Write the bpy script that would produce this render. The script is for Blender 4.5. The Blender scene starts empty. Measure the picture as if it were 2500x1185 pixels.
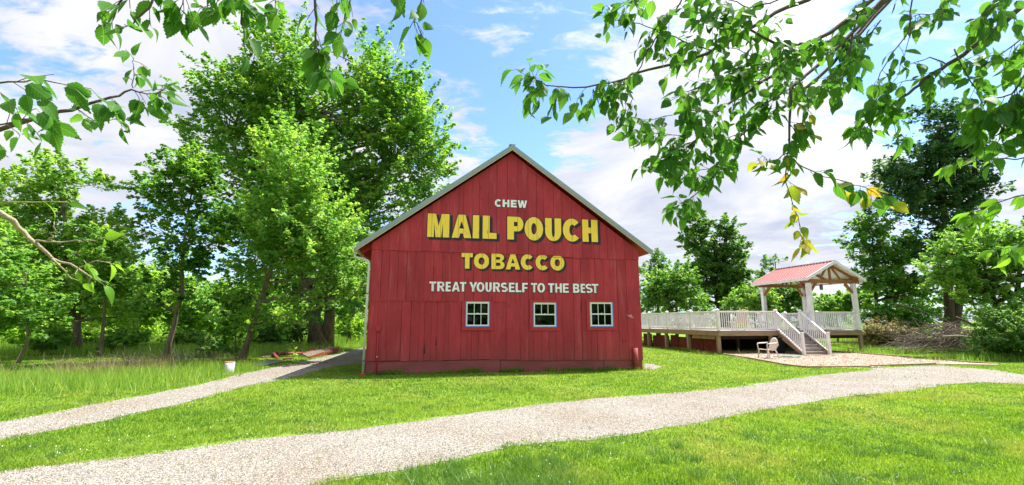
import bpy, bmesh, math, random
import numpy as np
from mathutils import Vector, Matrix
random.seed(7)
RNG = np.random.default_rng(11)
S = bpy.context.scene
C = S.collection
R = math.radians

# ------------------------------------------------------------------ camera, sky, sun, exposure
EYE = 1.6
FPX = 1100.0                              # focal length in pixels of the 2500 px wide photograph
PITCH = math.atan((785 - 592.5) / FPX)
cd = bpy.data.cameras.new('camera'); cam = bpy.data.objects.new('camera', cd); C.objects.link(cam)
cd.sensor_width = 36; cd.lens = FPX / 2500 * 36; cd.clip_start = .05; cd.clip_end = 3000
cam.location = (0, 0, EYE); cam.rotation_euler = (R(90) + PITCH, 0, 0)
S.camera = cam
S.view_settings.view_transform = 'Standard'; S.view_settings.look = 'None'
S.view_settings.exposure = 1.25; S.view_settings.gamma = 1
S.render.engine = 'CYCLES'
S.cycles.max_bounces = 10; S.cycles.diffuse_bounces = 8; S.cycles.transmission_bounces = 8; S.cycles.transparent_max_bounces = 12

SUN_EL = R(64); SUN_AZ = R(66)            # azimuth from +Y (ahead) towards +X (right)
sun_dir = Vector((math.sin(SUN_AZ) * math.cos(SUN_EL), math.cos(SUN_AZ) * math.cos(SUN_EL), math.sin(SUN_EL)))
sd = bpy.data.lights.new('sun', 'SUN'); sun = bpy.data.objects.new('sun', sd); C.objects.link(sun)
sd.energy = 5.0; sd.angle = R(.6); sd.color = (1, .95, .86)
sun.rotation_euler = sun_dir.to_track_quat('Z', 'Y').to_euler()

W = bpy.data.worlds.new('World'); S.world = W; W.use_nodes = True
def world():
    nt = W.node_tree; n = nt.nodes; L = nt.links
    for x in list(n): n.remove(x)
    out = n.new('ShaderNodeOutputWorld'); bg = n.new('ShaderNodeBackground')
    bg.inputs['Strength'].default_value = 0.1
    sky = n.new('ShaderNodeTexSky'); sky.sky_type = 'NISHITA'; sky.sun_disc = False
    sky.sun_elevation = SUN_EL; sky.sun_rotation = SUN_AZ; sky.air_density = 1.0; sky.dust_density = .6; sky.ozone_density = 2.0
    tc = n.new('ShaderNodeTexCoord')
    def M(op, a, b=None, c=None, clamp=False):
        m = n.new('ShaderNodeMath'); m.operation = op; m.use_clamp = clamp
        for i, v in enumerate((a, b, c)):
            if v is None: continue
            if isinstance(v, (int, float)): m.inputs[i].default_value = v
            else: L.new(v, m.inputs[i])
        return m.outputs[0]
    def VM(op, a, b):
        m = n.new('ShaderNodeVectorMath'); m.operation = op
        for i, v in enumerate((a, b)):
            if isinstance(v, tuple): m.inputs[i].default_value = v
            else: L.new(v, m.inputs[i])
        return m
    nd = VM('NORMALIZE', tc.outputs['Generated'], (0, 0, 0)).outputs[0]
    sep = n.new('ShaderNodeSeparateXYZ'); L.new(nd, sep.inputs[0])
    den = M('ADD', M('MAXIMUM', sep.outputs[2], 0), .16)
    cx = M('DIVIDE', sep.outputs[0], den); cy = M('DIVIDE', sep.outputs[1], den)
    cb = n.new('ShaderNodeCombineXYZ'); L.new(cx, cb.inputs[0]); L.new(cy, cb.inputs[1])
    def noise(scale, detail, rough, dist, off=(0, 0, 0), sc=(1, 1, 1)):
        mp = n.new('ShaderNodeMapping'); mp.inputs['Location'].default_value = off; mp.inputs['Scale'].default_value = sc
        mp.inputs['Rotation'].default_value = (0, 0, .6)
        L.new(cb.outputs[0], mp.inputs[0])
        t = n.new('ShaderNodeTexNoise'); L.new(mp.outputs[0], t.inputs['Vector'])
        t.inputs['Scale'].default_value = scale; t.inputs['Detail'].default_value = detail
        t.inputs['Roughness'].default_value = rough; t.inputs['Distortion'].default_value = dist
        return t.outputs['Fac']
    big = noise(.8, 3, .5, .3, (3.1, 1.7, 0))
    fine = noise(2.6, 10, .6, .5, (1.2, 4.4, 0), (1, 1.5, 1))
    rip = noise(8.5, 8, .62, .5, (5.2, .4, 0), (1, 1.9, 1))
    cov = M('ADD', M('ADD', M('MULTIPLY', big, .42), M('MULTIPLY', fine, .62)), M('MULTIPLY', rip, .5))
    # two clearer parts of the sky, where the photograph shows blue
    def hole(px, py, width, amt, base):
        a = (px - 1250) / FPX; u = (592.5 - py) / FPX
        v = Vector((a, math.cos(PITCH) - u * math.sin(PITCH), math.sin(PITCH) + u * math.cos(PITCH))).normalized()
        dot = VM('DOT_PRODUCT', nd, tuple(v)).outputs['Value']
        mr = n.new('ShaderNodeMapRange'); mr.interpolation_type = 'SMOOTHSTEP'
        L.new(dot, mr.inputs[0]); mr.inputs[1].default_value = math.cos(R(width)); mr.inputs[2].default_value = 1
        mr.inputs[3].default_value = 0; mr.inputs[4].default_value = amt
        return M('SUBTRACT', base, mr.outputs[0])
    for h in ((1180, 110, 20, .15), (1330, 330, 12, .09), (1130, 260, 12, .06), (430, 560, 12, .08), (60, 120, 9, .10), (2170, 620, 8, .08), (2180, 200, 10, .12), (1720, 250, 14, -.10), (2330, 60, 12, .08), (1560, 330, 9, .07), (1180, 330, 7, -.08), (330, 620, 14, .06), (60, 90, 12, .04), (200, 200, 20, -.12), (1900, 480, 16, -.12), (1500, 440, 12, -.10), (300, 300, 16, -.05)):
        cov = hole(*h, cov)
    cr = n.new('ShaderNodeMapRange'); cr.interpolation_type = 'SMOOTHSTEP'
    L.new(cov, cr.inputs[0]); cr.inputs[1].default_value = .61; cr.inputs[2].default_value = .78
    # cloud brightness: bright tops, faint grey violet undersides, brighter towards the sun
    sh = noise(1.5, 7, .6, .4, (7.7, 2.2, 0))
    shr = n.new('ShaderNodeValToRGB'); L.new(sh, shr.inputs[0])
    shr.color_ramp.elements[0].position = .32; shr.color_ramp.elements[0].color = (2.7, 3.0, 3.95, 1)
    shr.color_ramp.elements[1].position = .66; shr.color_ramp.elements[1].color = (5.2, 5.2, 5.3, 1)
    sdot = VM('DOT_PRODUCT', nd, tuple(sun_dir)).outputs['Value']
    glow = M('POWER', M('MAXIMUM', sdot, 0), 6)
    gl = M('ADD', M('MULTIPLY', glow, 1.9), .86)
    cc = VM('SCALE', shr.outputs[0], (0, 0, 0)); L.new(gl, cc.inputs['Scale'])
    sg = VM('MULTIPLY', sky.outputs[0], (.98, 1.16, 1.42))
    mix = n.new('ShaderNodeMix'); mix.data_type = 'RGBA'
    L.new(cr.outputs[0], mix.inputs[0]); L.new(sg.outputs[0], mix.inputs[6]); L.new(cc.outputs[0], mix.inputs[7])
    L.new(mix.outputs[2], bg.inputs['Color']); L.new(bg.outputs[0], out.inputs[0])
world()
W.cycles.sampling_method = 'MANUAL'; W.cycles.sample_map_resolution = 512

# ------------------------------------------------------------------ measuring helpers
CP = np.array([0, 0, EYE])
def ray(px, py):
    a = (px - 1250) / FPX; u = (592.5 - py) / FPX
    return np.array([a, math.cos(PITCH) - u * math.sin(PITCH), math.sin(PITCH) + u * math.cos(PITCH)])
def gnd(px, py, z=0.):
    v = ray(px, py); return CP + v * (z - EYE) / v[2]
def at(px, py, D):
    return CP + ray(px, py) * D
def on_plane(px, py, P, U):
    N = np.array([-U[1], U[0], 0]); v = ray(px, py); Q = CP + v * (N @ (P - CP)) / (N @ v)
    return float((Q - P) @ U), float(Q[2])

# ------------------------------------------------------------------ object helpers
def tag(o, label=None, cat=None, group=None, kind=None):
    if label: o['label'] = label
    if cat: o['category'] = cat
    if group: o['group'] = group
    if kind: o['kind'] = kind
    return o
def empty(name, loc, rz=0, label=None, cat=None, group=None, parent=None):
    o = bpy.data.objects.new(name, None); C.objects.link(o); o.location = loc; o.rotation_euler = (0, 0, rz)
    o.empty_display_size = .2
    if parent: o.parent = parent
    return tag(o, label, cat, group)
def copy_tree(o, parent=None):
    c = o.copy(); C.objects.link(c); c.parent = parent
    for ch in [x for x in o.children]: copy_tree(ch, c)
    return c
def link(name, me, parent=None):
    o = bpy.data.objects.new(name, me); C.objects.link(o)
    if parent: o.parent = parent
    return o

class MB:
    def __init__(s): s.v = []; s.f = []; s.m = []; s.sm = []
    def add(s, vs, fs, m=0, smooth=False):
        b = len(s.v); s.v += [tuple(map(float, q)) for q in vs]
        s.f += [tuple(b + i for i in f) for f in fs]; s.m += [m] * len(fs); s.sm += [smooth] * len(fs); return s
    def box(s, a, b, m=0, rz=0, about=None):
        (x0, y0, z0), (x1, y1, z1) = a, b
        vs = [(x0,y0,z0),(x1,y0,z0),(x1,y1,z0),(x0,y1,z0),(x0,y0,z1),(x1,y0,z1),(x1,y1,z1),(x0,y1,z1)]
        return s.add(vs, [(0,3,2,1),(4,5,6,7),(0,1,5,4),(1,2,6,5),(2,3,7,6),(3,0,4,7)], m)
    def bar(s, p, q, w, h, m=0, up=(0, 0, 1)):
        p = Vector(p); q = Vector(q); d = (q - p).normalized(); u = Vector(up)
        x = d.cross(u)
        if x.length < 1e-4: x = d.cross(Vector((1, 0, 0)))
        x.normalize(); z = x.cross(d)
        vs = []
        for c in (p, q):
            for i, j in ((-1,-1),(1,-1),(1,1),(-1,1)): vs.append(c + x * (i * w / 2) + z * (j * h / 2))
        return s.add(vs, [(0,3,2,1),(4,5,6,7),(0,1,5,4),(1,2,6,5),(2,3,7,6),(3,0,4,7)], m)
    def tube(s, pts, rad, n=8, m=0, caps=True):
        pts = [Vector(p) for p in pts]
        if not hasattr(rad, '__len__'): rad = [rad] * len(pts)
        vs = []; u = None
        for i, p in enumerate(pts):
            d = (pts[min(i + 1, len(pts) - 1)] - pts[max(i - 1, 0)]).normalized()
            if u is None: u = d.orthogonal().normalized()
            else:
                u = u - d * u.dot(d)
                u = u.normalized() if u.length > 1e-5 else d.orthogonal().normalized()
            w = d.cross(u)
            for k in range(n):
                a = 2 * math.pi * k / n; vs.append(p + (u * math.cos(a) + w * math.sin(a)) * rad[i])
        fs = []
        for i in range(len(pts) - 1):
            for k in range(n):
                fs.append((i*n+k, i*n+(k+1)%n, (i+1)*n+(k+1)%n, (i+1)*n+k))
        s.add(vs, fs, m, True)
        if caps:
            b = len(s.v) - len(vs)
            s.f += [tuple(b + k for k in range(n))[::-1], tuple(b + (len(pts)-1)*n + k for k in range(n))]; s.m += [m, m]; s.sm += [False, False]
        return s
    def prism(s, poly, y0, y1, m=0):           # polygon in x,z pushed along y
        n = len(poly)
        vs = [(x, y0, z) for x, z in poly] + [(x, y1, z) for x, z in poly]
        fs = [tuple(range(n)), tuple(range(2*n-1, n-1, -1))] + [(i, i+n, (i+1)%n+n, (i+1)%n) for i in range(n)]
        return s.add(vs, fs, m)
    def mesh(s, name, mats, bevel=0):
        me = bpy.data.meshes.new(name); me.from_pydata(s.v, [], s.f)
        for m in (mats if isinstance(mats, (list, tuple)) else [mats]): me.materials.append(m)
        me.polygons.foreach_set('material_index', s.m); me.polygons.foreach_set('use_smooth', s.sm)
        if bevel:
            bm = bmesh.new(); bm.from_mesh(me)
            bmesh.ops.recalc_face_normals(bm, faces=bm.faces)
            bmesh.ops.bevel(bm, geom=[e for e in bm.edges if len(e.link_faces) == 2 and e.calc_face_angle(0) > .5], offset=bevel, segments=1, affect='EDGES', clamp_overlap=True)
            bm.to_mesh(me); bm.free()
        me.update(); return me
    def build(s, name, mats, parent=None, bevel=0): return link(name, s.mesh(name, mats, bevel), parent)

def fast_mesh(name, V, k, mats, tint=None, mi=None, smooth=False):
    """V: (n*k,3) vertices, faces of k consecutive vertices"""
    me = bpy.data.meshes.new(name); nv = len(V); nf = nv // k
    me.vertices.add(nv); me.vertices.foreach_set('co', np.ascontiguousarray(V, dtype=np.float32).ravel())
    me.loops.add(nv); me.loops.foreach_set('vertex_index', np.arange(nv, dtype=np.int32))
    me.polygons.add(nf); me.polygons.foreach_set('loop_start', np.arange(nf, dtype=np.int32) * k)
    me.update(calc_edges=True)
    if tint is not None:
        a = me.attributes.new('tint', 'FLOAT', 'POINT'); a.data.foreach_set('value', np.repeat(tint, k).astype(np.float32))
    for m in (mats if isinstance(mats, (list, tuple)) else [mats]): me.materials.append(m)
    if mi is not None: me.polygons.foreach_set('material_index', mi.astype(np.int32))
    return me

# ------------------------------------------------------------------ materials
def mat(name, col, rough=.7, spec=.3, metal=0, var=0, vs=3., col2=None, bump=0, bs=40., stretch=(1, 1, 1), objrand=0, detail=6, space='Object', lo=.35, hi=.65, coat=0):
    m = bpy.data.materials.new(name); m.use_nodes = True; nt = m.node_tree; n = nt.nodes; L = nt.links
    b = n['Principled BSDF']; b.inputs['Roughness'].default_value = rough; b.inputs['Specular IOR Level'].default_value = spec
    b.inputs['Metallic'].default_value = metal; b.inputs['Base Color'].default_value = (*col, 1)
    tc = n.new('ShaderNodeTexCoord'); mp = n.new('ShaderNodeMapping'); mp.inputs['Scale'].default_value = stretch
    if space == 'World':
        g = n.new('ShaderNodeNewGeometry'); L.new(g.outputs['Position'], mp.inputs[0])
    else: L.new(tc.outputs['Object'], mp.inputs[0])
    if objrand and space != 'World':
        oi = n.new('ShaderNodeObjectInfo'); cb = n.new('ShaderNodeCombineXYZ'); mu = n.new('ShaderNodeMath'); mu.operation = 'MULTIPLY'
        L.new(oi.outputs['Random'], mu.inputs[0]); mu.inputs[1].default_value = 40
        for i in range(3): L.new(mu.outputs[0], cb.inputs[i])
        L.new(cb.outputs[0], mp.inputs['Location'])
    last = None
    if var or col2:
        t = n.new('ShaderNodeTexNoise'); L.new(mp.outputs[0], t.inputs['Vector']); t.inputs['Scale'].default_value = vs; t.inputs['Detail'].default_value = detail; t.inputs['Roughness'].default_value = .65
        r = n.new('ShaderNodeValToRGB'); L.new(t.outputs['Fac'], r.inputs[0])
        c2 = col2 or tuple(max(0, c * (1 - var)) for c in col)
        r.color_ramp.elements[0].position = lo; r.color_ramp.elements[0].color = (*c2, 1)
        r.color_ramp.elements[1].position = hi; r.color_ramp.elements[1].color = (*col, 1)
        last = r.outputs[0]
    if objrand:
        oi2 = n.new('ShaderNodeObjectInfo'); mr = n.new('ShaderNodeMapRange'); L.new(oi2.outputs['Random'], mr.inputs[0])
        mr.inputs[3].default_value = 1 - objrand; mr.inputs[4].default_value = 1 + objrand
        h = n.new('ShaderNodeHueSaturation'); L.new(mr.outputs[0], h.inputs['Value'])
        if last: L.new(last, h.inputs['Color'])
        else: h.inputs['Color'].default_value = (*col, 1)
        last = h.outputs[0]
    if last: L.new(last, b.inputs['Base Color'])
    if bump:
        t2 = n.new('ShaderNodeTexNoise'); L.new(mp.outputs[0], t2.inputs['Vector']); t2.inputs['Scale'].default_value = bs; t2.inputs['Detail'].default_value = 5
        bp = n.new('ShaderNodeBump'); bp.inputs['Strength'].default_value = bump; bp.inputs['Distance'].default_value = .01
        L.new(t2.outputs['Fac'], bp.inputs['Height']); L.new(bp.outputs[0], b.inputs['Normal'])
    if coat: b.inputs['Coat Weight'].default_value = coat
    return m

def leaf_mat(name, dark, mid, light, trans=.45, rough=.5, veins=False, spec=.35, patch=None):
    m = bpy.data.materials.new(name); m.use_nodes = True; nt = m.node_tree; n = nt.nodes; L = nt.links
    b = n['Principled BSDF']; out = n['Material Output']
    b.inputs['Roughness'].default_value = rough; b.inputs['Specular IOR Level'].default_value = spec
    r = n.new('ShaderNodeValToRGB')
    if veins:
        oi = n.new('ShaderNodeObjectInfo'); L.new(oi.outputs['Random'], r.inputs[0])
    else:
        a = n.new('ShaderNodeAttribute'); a.attribute_name = 'tint'; L.new(a.outputs['Fac'], r.inputs[0])
    r.color_ramp.elements[0].position = 0; r.color_ramp.elements[0].color = (*dark, 1)
    r.color_ramp.elements[1].position = 1; r.color_ramp.elements[1].color = (*light, 1)
    e = r.color_ramp.elements.new(.5); e.color = (*mid, 1)
    col = r.outputs[0]
    if patch:
        g = n.new('ShaderNodeNewGeometry'); t = n.new('ShaderNodeTexNoise'); L.new(g.outputs['Position'], t.inputs['Vector'])
        t.inputs['Scale'].default_value = patch[0]; t.inputs['Detail'].default_value = 5
        rr = n.new('ShaderNodeValToRGB'); L.new(t.outputs['Fac'], rr.inputs[0]); rr.color_ramp.elements[0].position = .5; rr.color_ramp.elements[1].position = .72
        mx = n.new('ShaderNodeMix'); mx.data_type = 'RGBA'; L.new(rr.outputs[0], mx.inputs[0]); L.new(col, mx.inputs[6]); mx.inputs[7].default_value = (*patch[1], 1)
        col = mx.outputs[2]
        if len(patch) > 2:
            t2 = n.new('ShaderNodeTexNoise'); L.new(g.outputs['Position'], t2.inputs['Vector']); t2.inputs['Scale'].default_value = patch[2]; t2.inputs['Detail'].default_value = 4; t2.inputs['Distortion'].default_value = .6
            r2 = n.new('ShaderNodeValToRGB'); L.new(t2.outputs['Fac'], r2.inputs[0]); r2.color_ramp.elements[0].position = .52; r2.color_ramp.elements[1].position = .66
            m2 = n.new('ShaderNodeMix'); m2.data_type = 'RGBA'; L.new(r2.outputs[0], m2.inputs[0]); L.new(col, m2.inputs[6]); m2.inputs[7].default_value = (*patch[3], 1); col = m2.outputs[2]
    if veins:
        tc = n.new('ShaderNodeTexCoord'); sp = n.new('ShaderNodeSeparateXYZ'); L.new(tc.outputs['Object'], sp.inputs[0])
        def M(op, x, y):
            q = n.new('ShaderNodeMath'); q.operation = op
            for i, v in enumerate((x, y)):
                if isinstance(v, (int, float)): q.inputs[i].default_value = v
                elif v is not None: L.new(v, q.inputs[i])
            return q.outputs[0]
        ax = M('ABSOLUTE', sp.outputs[0], None)
        mid_ = M('LESS_THAN', ax, .0009)
        s_ = M('SUBTRACT', sp.outputs[1], M('MULTIPLY', ax, .9))
        fr = M('FRACT', M('MULTIPLY', s_, 85.), None)
        side = M('LESS_THAN', fr, .07)
        v = M('MAXIMUM', mid_, side)
        mx = n.new('ShaderNodeMix'); mx.data_type = 'RGBA'; L.new(M('MULTIPLY', v, .55), mx.inputs[0]); L.new(col, mx.inputs[6])
        mx.inputs[7].default_value = (.30, .42, .10, 1); col = mx.outputs[2]
    L.new(col, b.inputs['Base Color'])
    tr = n.new('ShaderNodeBsdfTranslucent')
    h = n.new('ShaderNodeMix'); h.data_type = 'RGBA'; h.blend_type = 'MULTIPLY'; h.inputs[0].default_value = 1
    L.new(col, h.inputs[6]); h.inputs[7].default_value = (1.55, 1.5, .8, 1); L.new(h.outputs[2], tr.inputs[0])
    ms = n.new('ShaderNodeMixShader'); ms.inputs[0].default_value = trans
    L.new(b.outputs[0], ms.inputs[1]); L.new(tr.outputs[0], ms.inputs[2]); L.new(ms.outputs[0], out.inputs[0])
    return m

def board_mat(name, col, col2, grime):
    """weathered barn paint: grain along z, brushed patches, knots and dark scuffs"""
    m = bpy.data.materials.new(name); m.use_nodes = True; nt = m.node_tree; n = nt.nodes; L = nt.links
    b = n['Principled BSDF']; b.inputs['Roughness'].default_value = .62; b.inputs['Specular IOR Level'].default_value = .3
    tc = n.new('ShaderNodeTexCoord')
    def ns(scale, st, detail=6, off=0):
        mp = n.new('ShaderNodeMapping'); mp.inputs['Scale'].default_value = st; mp.inputs['Location'].default_value = (off, off, off)
        L.new(tc.outputs['Object'], mp.inputs[0]); t = n.new('ShaderNodeTexNoise'); L.new(mp.outputs[0], t.inputs['Vector'])
        t.inputs['Scale'].default_value = scale; t.inputs['Detail'].default_value = detail; t.inputs['Roughness'].default_value = .65; return t.outputs['Fac']
    def ramp(f, a, b_, ca, cb_):
        r = n.new('ShaderNodeValToRGB'); L.new(f, r.inputs[0]); r.color_ramp.elements[0].position = a; r.color_ramp.elements[1].position = b_
        r.color_ramp.elements[0].color = (*ca, 1); r.color_ramp.elements[1].color = (*cb_, 1); return r.outputs[0]
    def mix(f, a, b_, mode='MIX', k=None):
        x = n.new('ShaderNodeMix'); x.data_type = 'RGBA'; x.blend_type = mode
        if isinstance(f, float): x.inputs[0].default_value = f
        else: L.new(f, x.inputs[0])
        for i, v in ((6, a), (7, b_)):
            if isinstance(v, tuple): x.inputs[i].default_value = (*v, 1)
            else: L.new(v, x.inputs[i])
        return x.outputs[2]
    base = ramp(ns(1.1, (1, 1, .5)), .35, .68, col2, col)
    oi = n.new('ShaderNodeObjectInfo'); mr = n.new('ShaderNodeMapRange'); L.new(oi.outputs['Random'], mr.inputs[0]); mr.inputs[3].default_value = .88; mr.inputs[4].default_value = 1.1
    h = n.new('ShaderNodeHueSaturation'); L.new(mr.outputs[0], h.inputs['Value']); L.new(base, h.inputs['Color'])
    c = mix(.45, h.outputs[0], ramp(ns(5, (9, 9, .35), 8), .3, .62, (.55, .5, .5), (1, 1, 1)), 'MULTIPLY')
    blot = ramp(ns(2.4, (2.2, 1, 1.0), 9, 5.3), .60, .74, (0, 0, 0), (1, 1, 1))
    c = mix(mixf(n, L, blot, .5), c, grime)
    knots = ramp(ns(9, (1.3, 1, .8), 3, 9.1), .735, .76, (0, 0, 0), (1, 1, 1))
    c = mix(mixf(n, L, knots, .75), c, (.05, .008, .012))
    # mud splashed up from the ground and faint rain runs
    sp = n.new('ShaderNodeSeparateXYZ'); L.new(tc.outputs['Object'], sp.inputs[0])
    zr_ = n.new('ShaderNodeMapRange'); L.new(sp.outputs[2], zr_.inputs[0]); zr_.inputs[1].default_value = 1.0; zr_.inputs[2].default_value = .35; zr_.inputs[3].default_value = 0; zr_.inputs[4].default_value = .8
    mm = n.new('ShaderNodeMath'); mm.operation = 'MULTIPLY'; L.new(zr_.outputs[0], mm.inputs[0]); L.new(ns(7, (1, 1, .8), 9, 2.2), mm.inputs[1])
    c = mix(mm.outputs[0], c, (.20, .075, .06))
    pale = ramp(ns(3.2, (1.6, 1, .22), 9, 7.7), .54, .74, (0, 0, 0), (1, 1, 1))
    c = mix(mixf(n, L, pale, .34), c, (.62, .16, .19))
    L.new(c, b.inputs['Base Color'])
    bp = n.new('ShaderNodeBump'); bp.inputs['Strength'].default_value = .5; bp.inputs['Distance'].default_value = .006
    L.new(ns(6, (10, 10, .5), 8), bp.inputs['Height']); L.new(bp.outputs[0], b.inputs['Normal'])
    return m
def mixf(n, L, sock, k):
    q = n.new('ShaderNodeMath'); q.operation = 'MULTIPLY'; L.new(sock, q.inputs[0]); q.inputs[1].default_value = k; return q.outputs[0]

BOARD = board_mat('barn_red_board', (.51, .042, .062), (.37, .027, .042), (.12, .010, .018))
SKIRT = mat('skirt_paint', (.34, .09, .10), .85, .15, var=.3, vs=2.2, bump=.5, bs=30, col2=(.24, .07, .06), stretch=(.5, 1, 2))
TRIMRED = mat('trim_red', (.46, .03, .045), .55, .35, var=.15, vs=6)
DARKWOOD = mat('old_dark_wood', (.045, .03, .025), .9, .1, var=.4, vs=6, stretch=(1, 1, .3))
STEEL = mat('roof_steel', (.30, .35, .36), .45, .4, metal=.2, var=.12, vs=3)
WHITEP = mat('white_paint', (.80, .80, .82), .5, .35, var=.06, vs=4)
VINYL = mat('white_vinyl', (.80, .79, .80), .42, .4, var=.16, vs=3.5, space='World')
GUTTER = mat('gutter_paint', (.66, .64, .56), .45, .4, var=.28, vs=5, bump=.1, stretch=(1, 1, .4))
BLUE = mat('blue_tape', (.14, .27, .85), .6, .3, var=.2, vs=20)
CREAM = mat('cream_edge', (.75, .62, .48), .6, .3, var=.2, vs=9)
YEL = mat('sign_yellow', (1.0, .66, .085), .6, .3, col2=(.68, .34, .07), lo=.30, hi=.40, vs=7, stretch=(2, 1, .5), bump=.2, bs=60)
NAVY = mat('sign_navy', (.035, .035, .06), .65, .25, var=.3, vs=5)
SIGNW = mat('sign_white', (.88, .85, .92), .6, .3, col2=(.62, .42, .46), lo=.30, hi=.40, vs=8, stretch=(2, 1, .6))
LUMBER = mat('deck_lumber', (.34, .25, .155), .8, .2, var=.35, vs=5, bump=.4, bs=25, stretch=(.4, 1, 1), objrand=.12)
LUMBERP = mat('post_lumber', (.36, .27, .17), .8, .2, var=.35, vs=5, bump=.4, bs=25, stretch=(1, 1, .3), objrand=.12)
TIMBER = mat('stained_timber', (.34, .16, .075), .7, .25, var=.35, vs=7, bump=.25, bs=20, objrand=.1)
COMPOSITE = mat('deck_composite', (.27, .23, .22), .7, .25, var=.15, vs=6, stretch=(.3, 1, 1), objrand=.08)
PALERED = mat('glare_pale_roof_steel', (.62, .38, .36), .4, .5, var=.12, vs=1.5)  # sun glare on the red panels painted in as a paler colour
REDROOF = mat('red_roof_steel', (.42, .12, .11), .45, .4, metal=.0, var=.12, vs=1.5)
RUSTRED = mat('red_oxide_paint', (.28, .06, .05), .6, .3, var=.45, vs=9, bump=.3, bs=40)
RUST = mat('rusty_steel', (.16, .07, .045), .9, .15, var=.5, vs=9, bump=.4)
OLDPLANK = mat('grey_brown_plank', (.27, .19, .13), .9, .15, var=.5, vs=6, bump=.5, stretch=(.3, 2, 2), objrand=.2)
ZINC = mat('zinc_sheet', (.52, .58, .62), .38, .5, metal=.5, var=.25, vs=7)
PLASTIC = mat('beige_resin', (.64, .56, .49), .42, .4, var=.06, vs=4)
TANFAB = mat('tan_plastic', (.62, .48, .36), .5, .35, var=.08, vs=4)
BLACK = mat('black_plastic', (.012, .013, .018), .45, .4, var=.2, vs=4)
TEAL = mat('teal_plastic', (.02, .42, .45), .45, .4, var=.1, vs=4)
BUCKET = mat('bucket_plastic', (.58, .58, .61), .45, .4, var=.15, vs=10)
ORANGE = mat('orange_rim', (.75, .14, .04), .5, .4, var=.1, vs=10)
BARK = mat('grey_brown_bark', (.24, .185, .14), .95, .1, var=.5, vs=5, bump=1, bs=14, stretch=(2, 2, .5))
BARKD = mat('dark_bark', (.085, .065, .05), .95, .1, var=.5, vs=5, bump=1, bs=14, stretch=(2, 2, .5))
TWIG = mat('twig_bark', (.13, .10, .085), .85, .2, var=.45, vs=30, bump=.6, bs=120)
TWIGPALE = mat('pale_dead_bark', (.42, .33, .25), .85, .2, var=.35, vs=25, bump=.6, bs=120)
DEADSTICK = mat('dead_sticks', (.23, .185, .16), .95, .1, var=.5, vs=4, space='World')
PANELRED = mat('faded_red_panel', (.20, .055, .04), .8, .2, var=.4, vs=4)
TERRA = mat('terracotta', (.45, .20, .12), .7, .2, var=.2, vs=9)
def glass_mat():
    m = bpy.data.materials.new('window_glass'); m.use_nodes = True; nt = m.node_tree; n = nt.nodes; L = nt.links
    for x in list(n): n.remove(x)
    o = n.new('ShaderNodeOutputMaterial'); t = n.new('ShaderNodeBsdfTransparent'); g = n.new('ShaderNodeBsdfGlossy'); g.inputs['Roughness'].default_value = .03
    t.inputs[0].default_value = (.55, .62, .66, 1)
    f = n.new('ShaderNodeFresnel'); f.inputs[0].default_value = 1.5; ms = n.new('ShaderNodeMixShader')
    L.new(f.outputs[0], ms.inputs[0]); L.new(t.outputs[0], ms.inputs[1]); L.new(g.outputs[0], ms.inputs[2]); L.new(ms.outputs[0], o.inputs[0]); return m
GLASS = glass_mat()

F_MAPLE = leaf_mat('maple_foliage', (.055, .16, .035), (.13, .30, .045), (.30, .44, .07), .56)
F_YOUNG = leaf_mat('young_foliage', (.10, .25, .05), (.20, .38, .07), (.34, .48, .12), .56)
F_DARK = leaf_mat('dark_foliage', (.03, .10, .045), (.06, .15, .06), (.12, .23, .08), .48)
F_LIGHT = leaf_mat('light_foliage', (.13, .28, .035), (.24, .42, .055), (.36, .50, .09), .6)
F_MID = leaf_mat('mid_foliage', (.06, .16, .045), (.12, .26, .06), (.23, .37, .09), .54)
F_BROWN = leaf_mat('brown_foliage', (.16, .13, .06), (.26, .21, .10), (.22, .27, .08), .35)
F_HANG = leaf_mat('mulberry_leaf', (.035, .135, .024), (.058, .19, .028), (.10, .25, .036), .52, .55, veins=True, spec=.2)
F_HANGY = leaf_mat('yellowing_leaf', (.16, .25, .025), (.30, .29, .03), (.45, .27, .04), .5, .5, veins=True)
F_BRIGHT = leaf_mat('fresh_leaf', (.08, .22, .02), (.12, .28, .025), (.18, .34, .03), .55, .45, veins=True)
GRASS = leaf_mat('grass_blade', (.095, .205, .016), (.19, .325, .028), (.33, .41, .07), .45, .55, spec=.25, patch=(.55, (.32, .33, .09), 1.9, (.09, .19, .045)))
TUFT = leaf_mat('coarse_blade', (.08, .18, .035), (.14, .27, .05), (.24, .37, .10), .35, .45, spec=.4)
TALLG = leaf_mat('tall_grass_blade', (.13, .27, .04), (.25, .41, .06), (.38, .43, .14), .5, .6)
DRYG = leaf_mat('dry_stalks', (.14, .11, .06), (.26, .20, .11), (.38, .30, .17), .2, .8)

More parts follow.
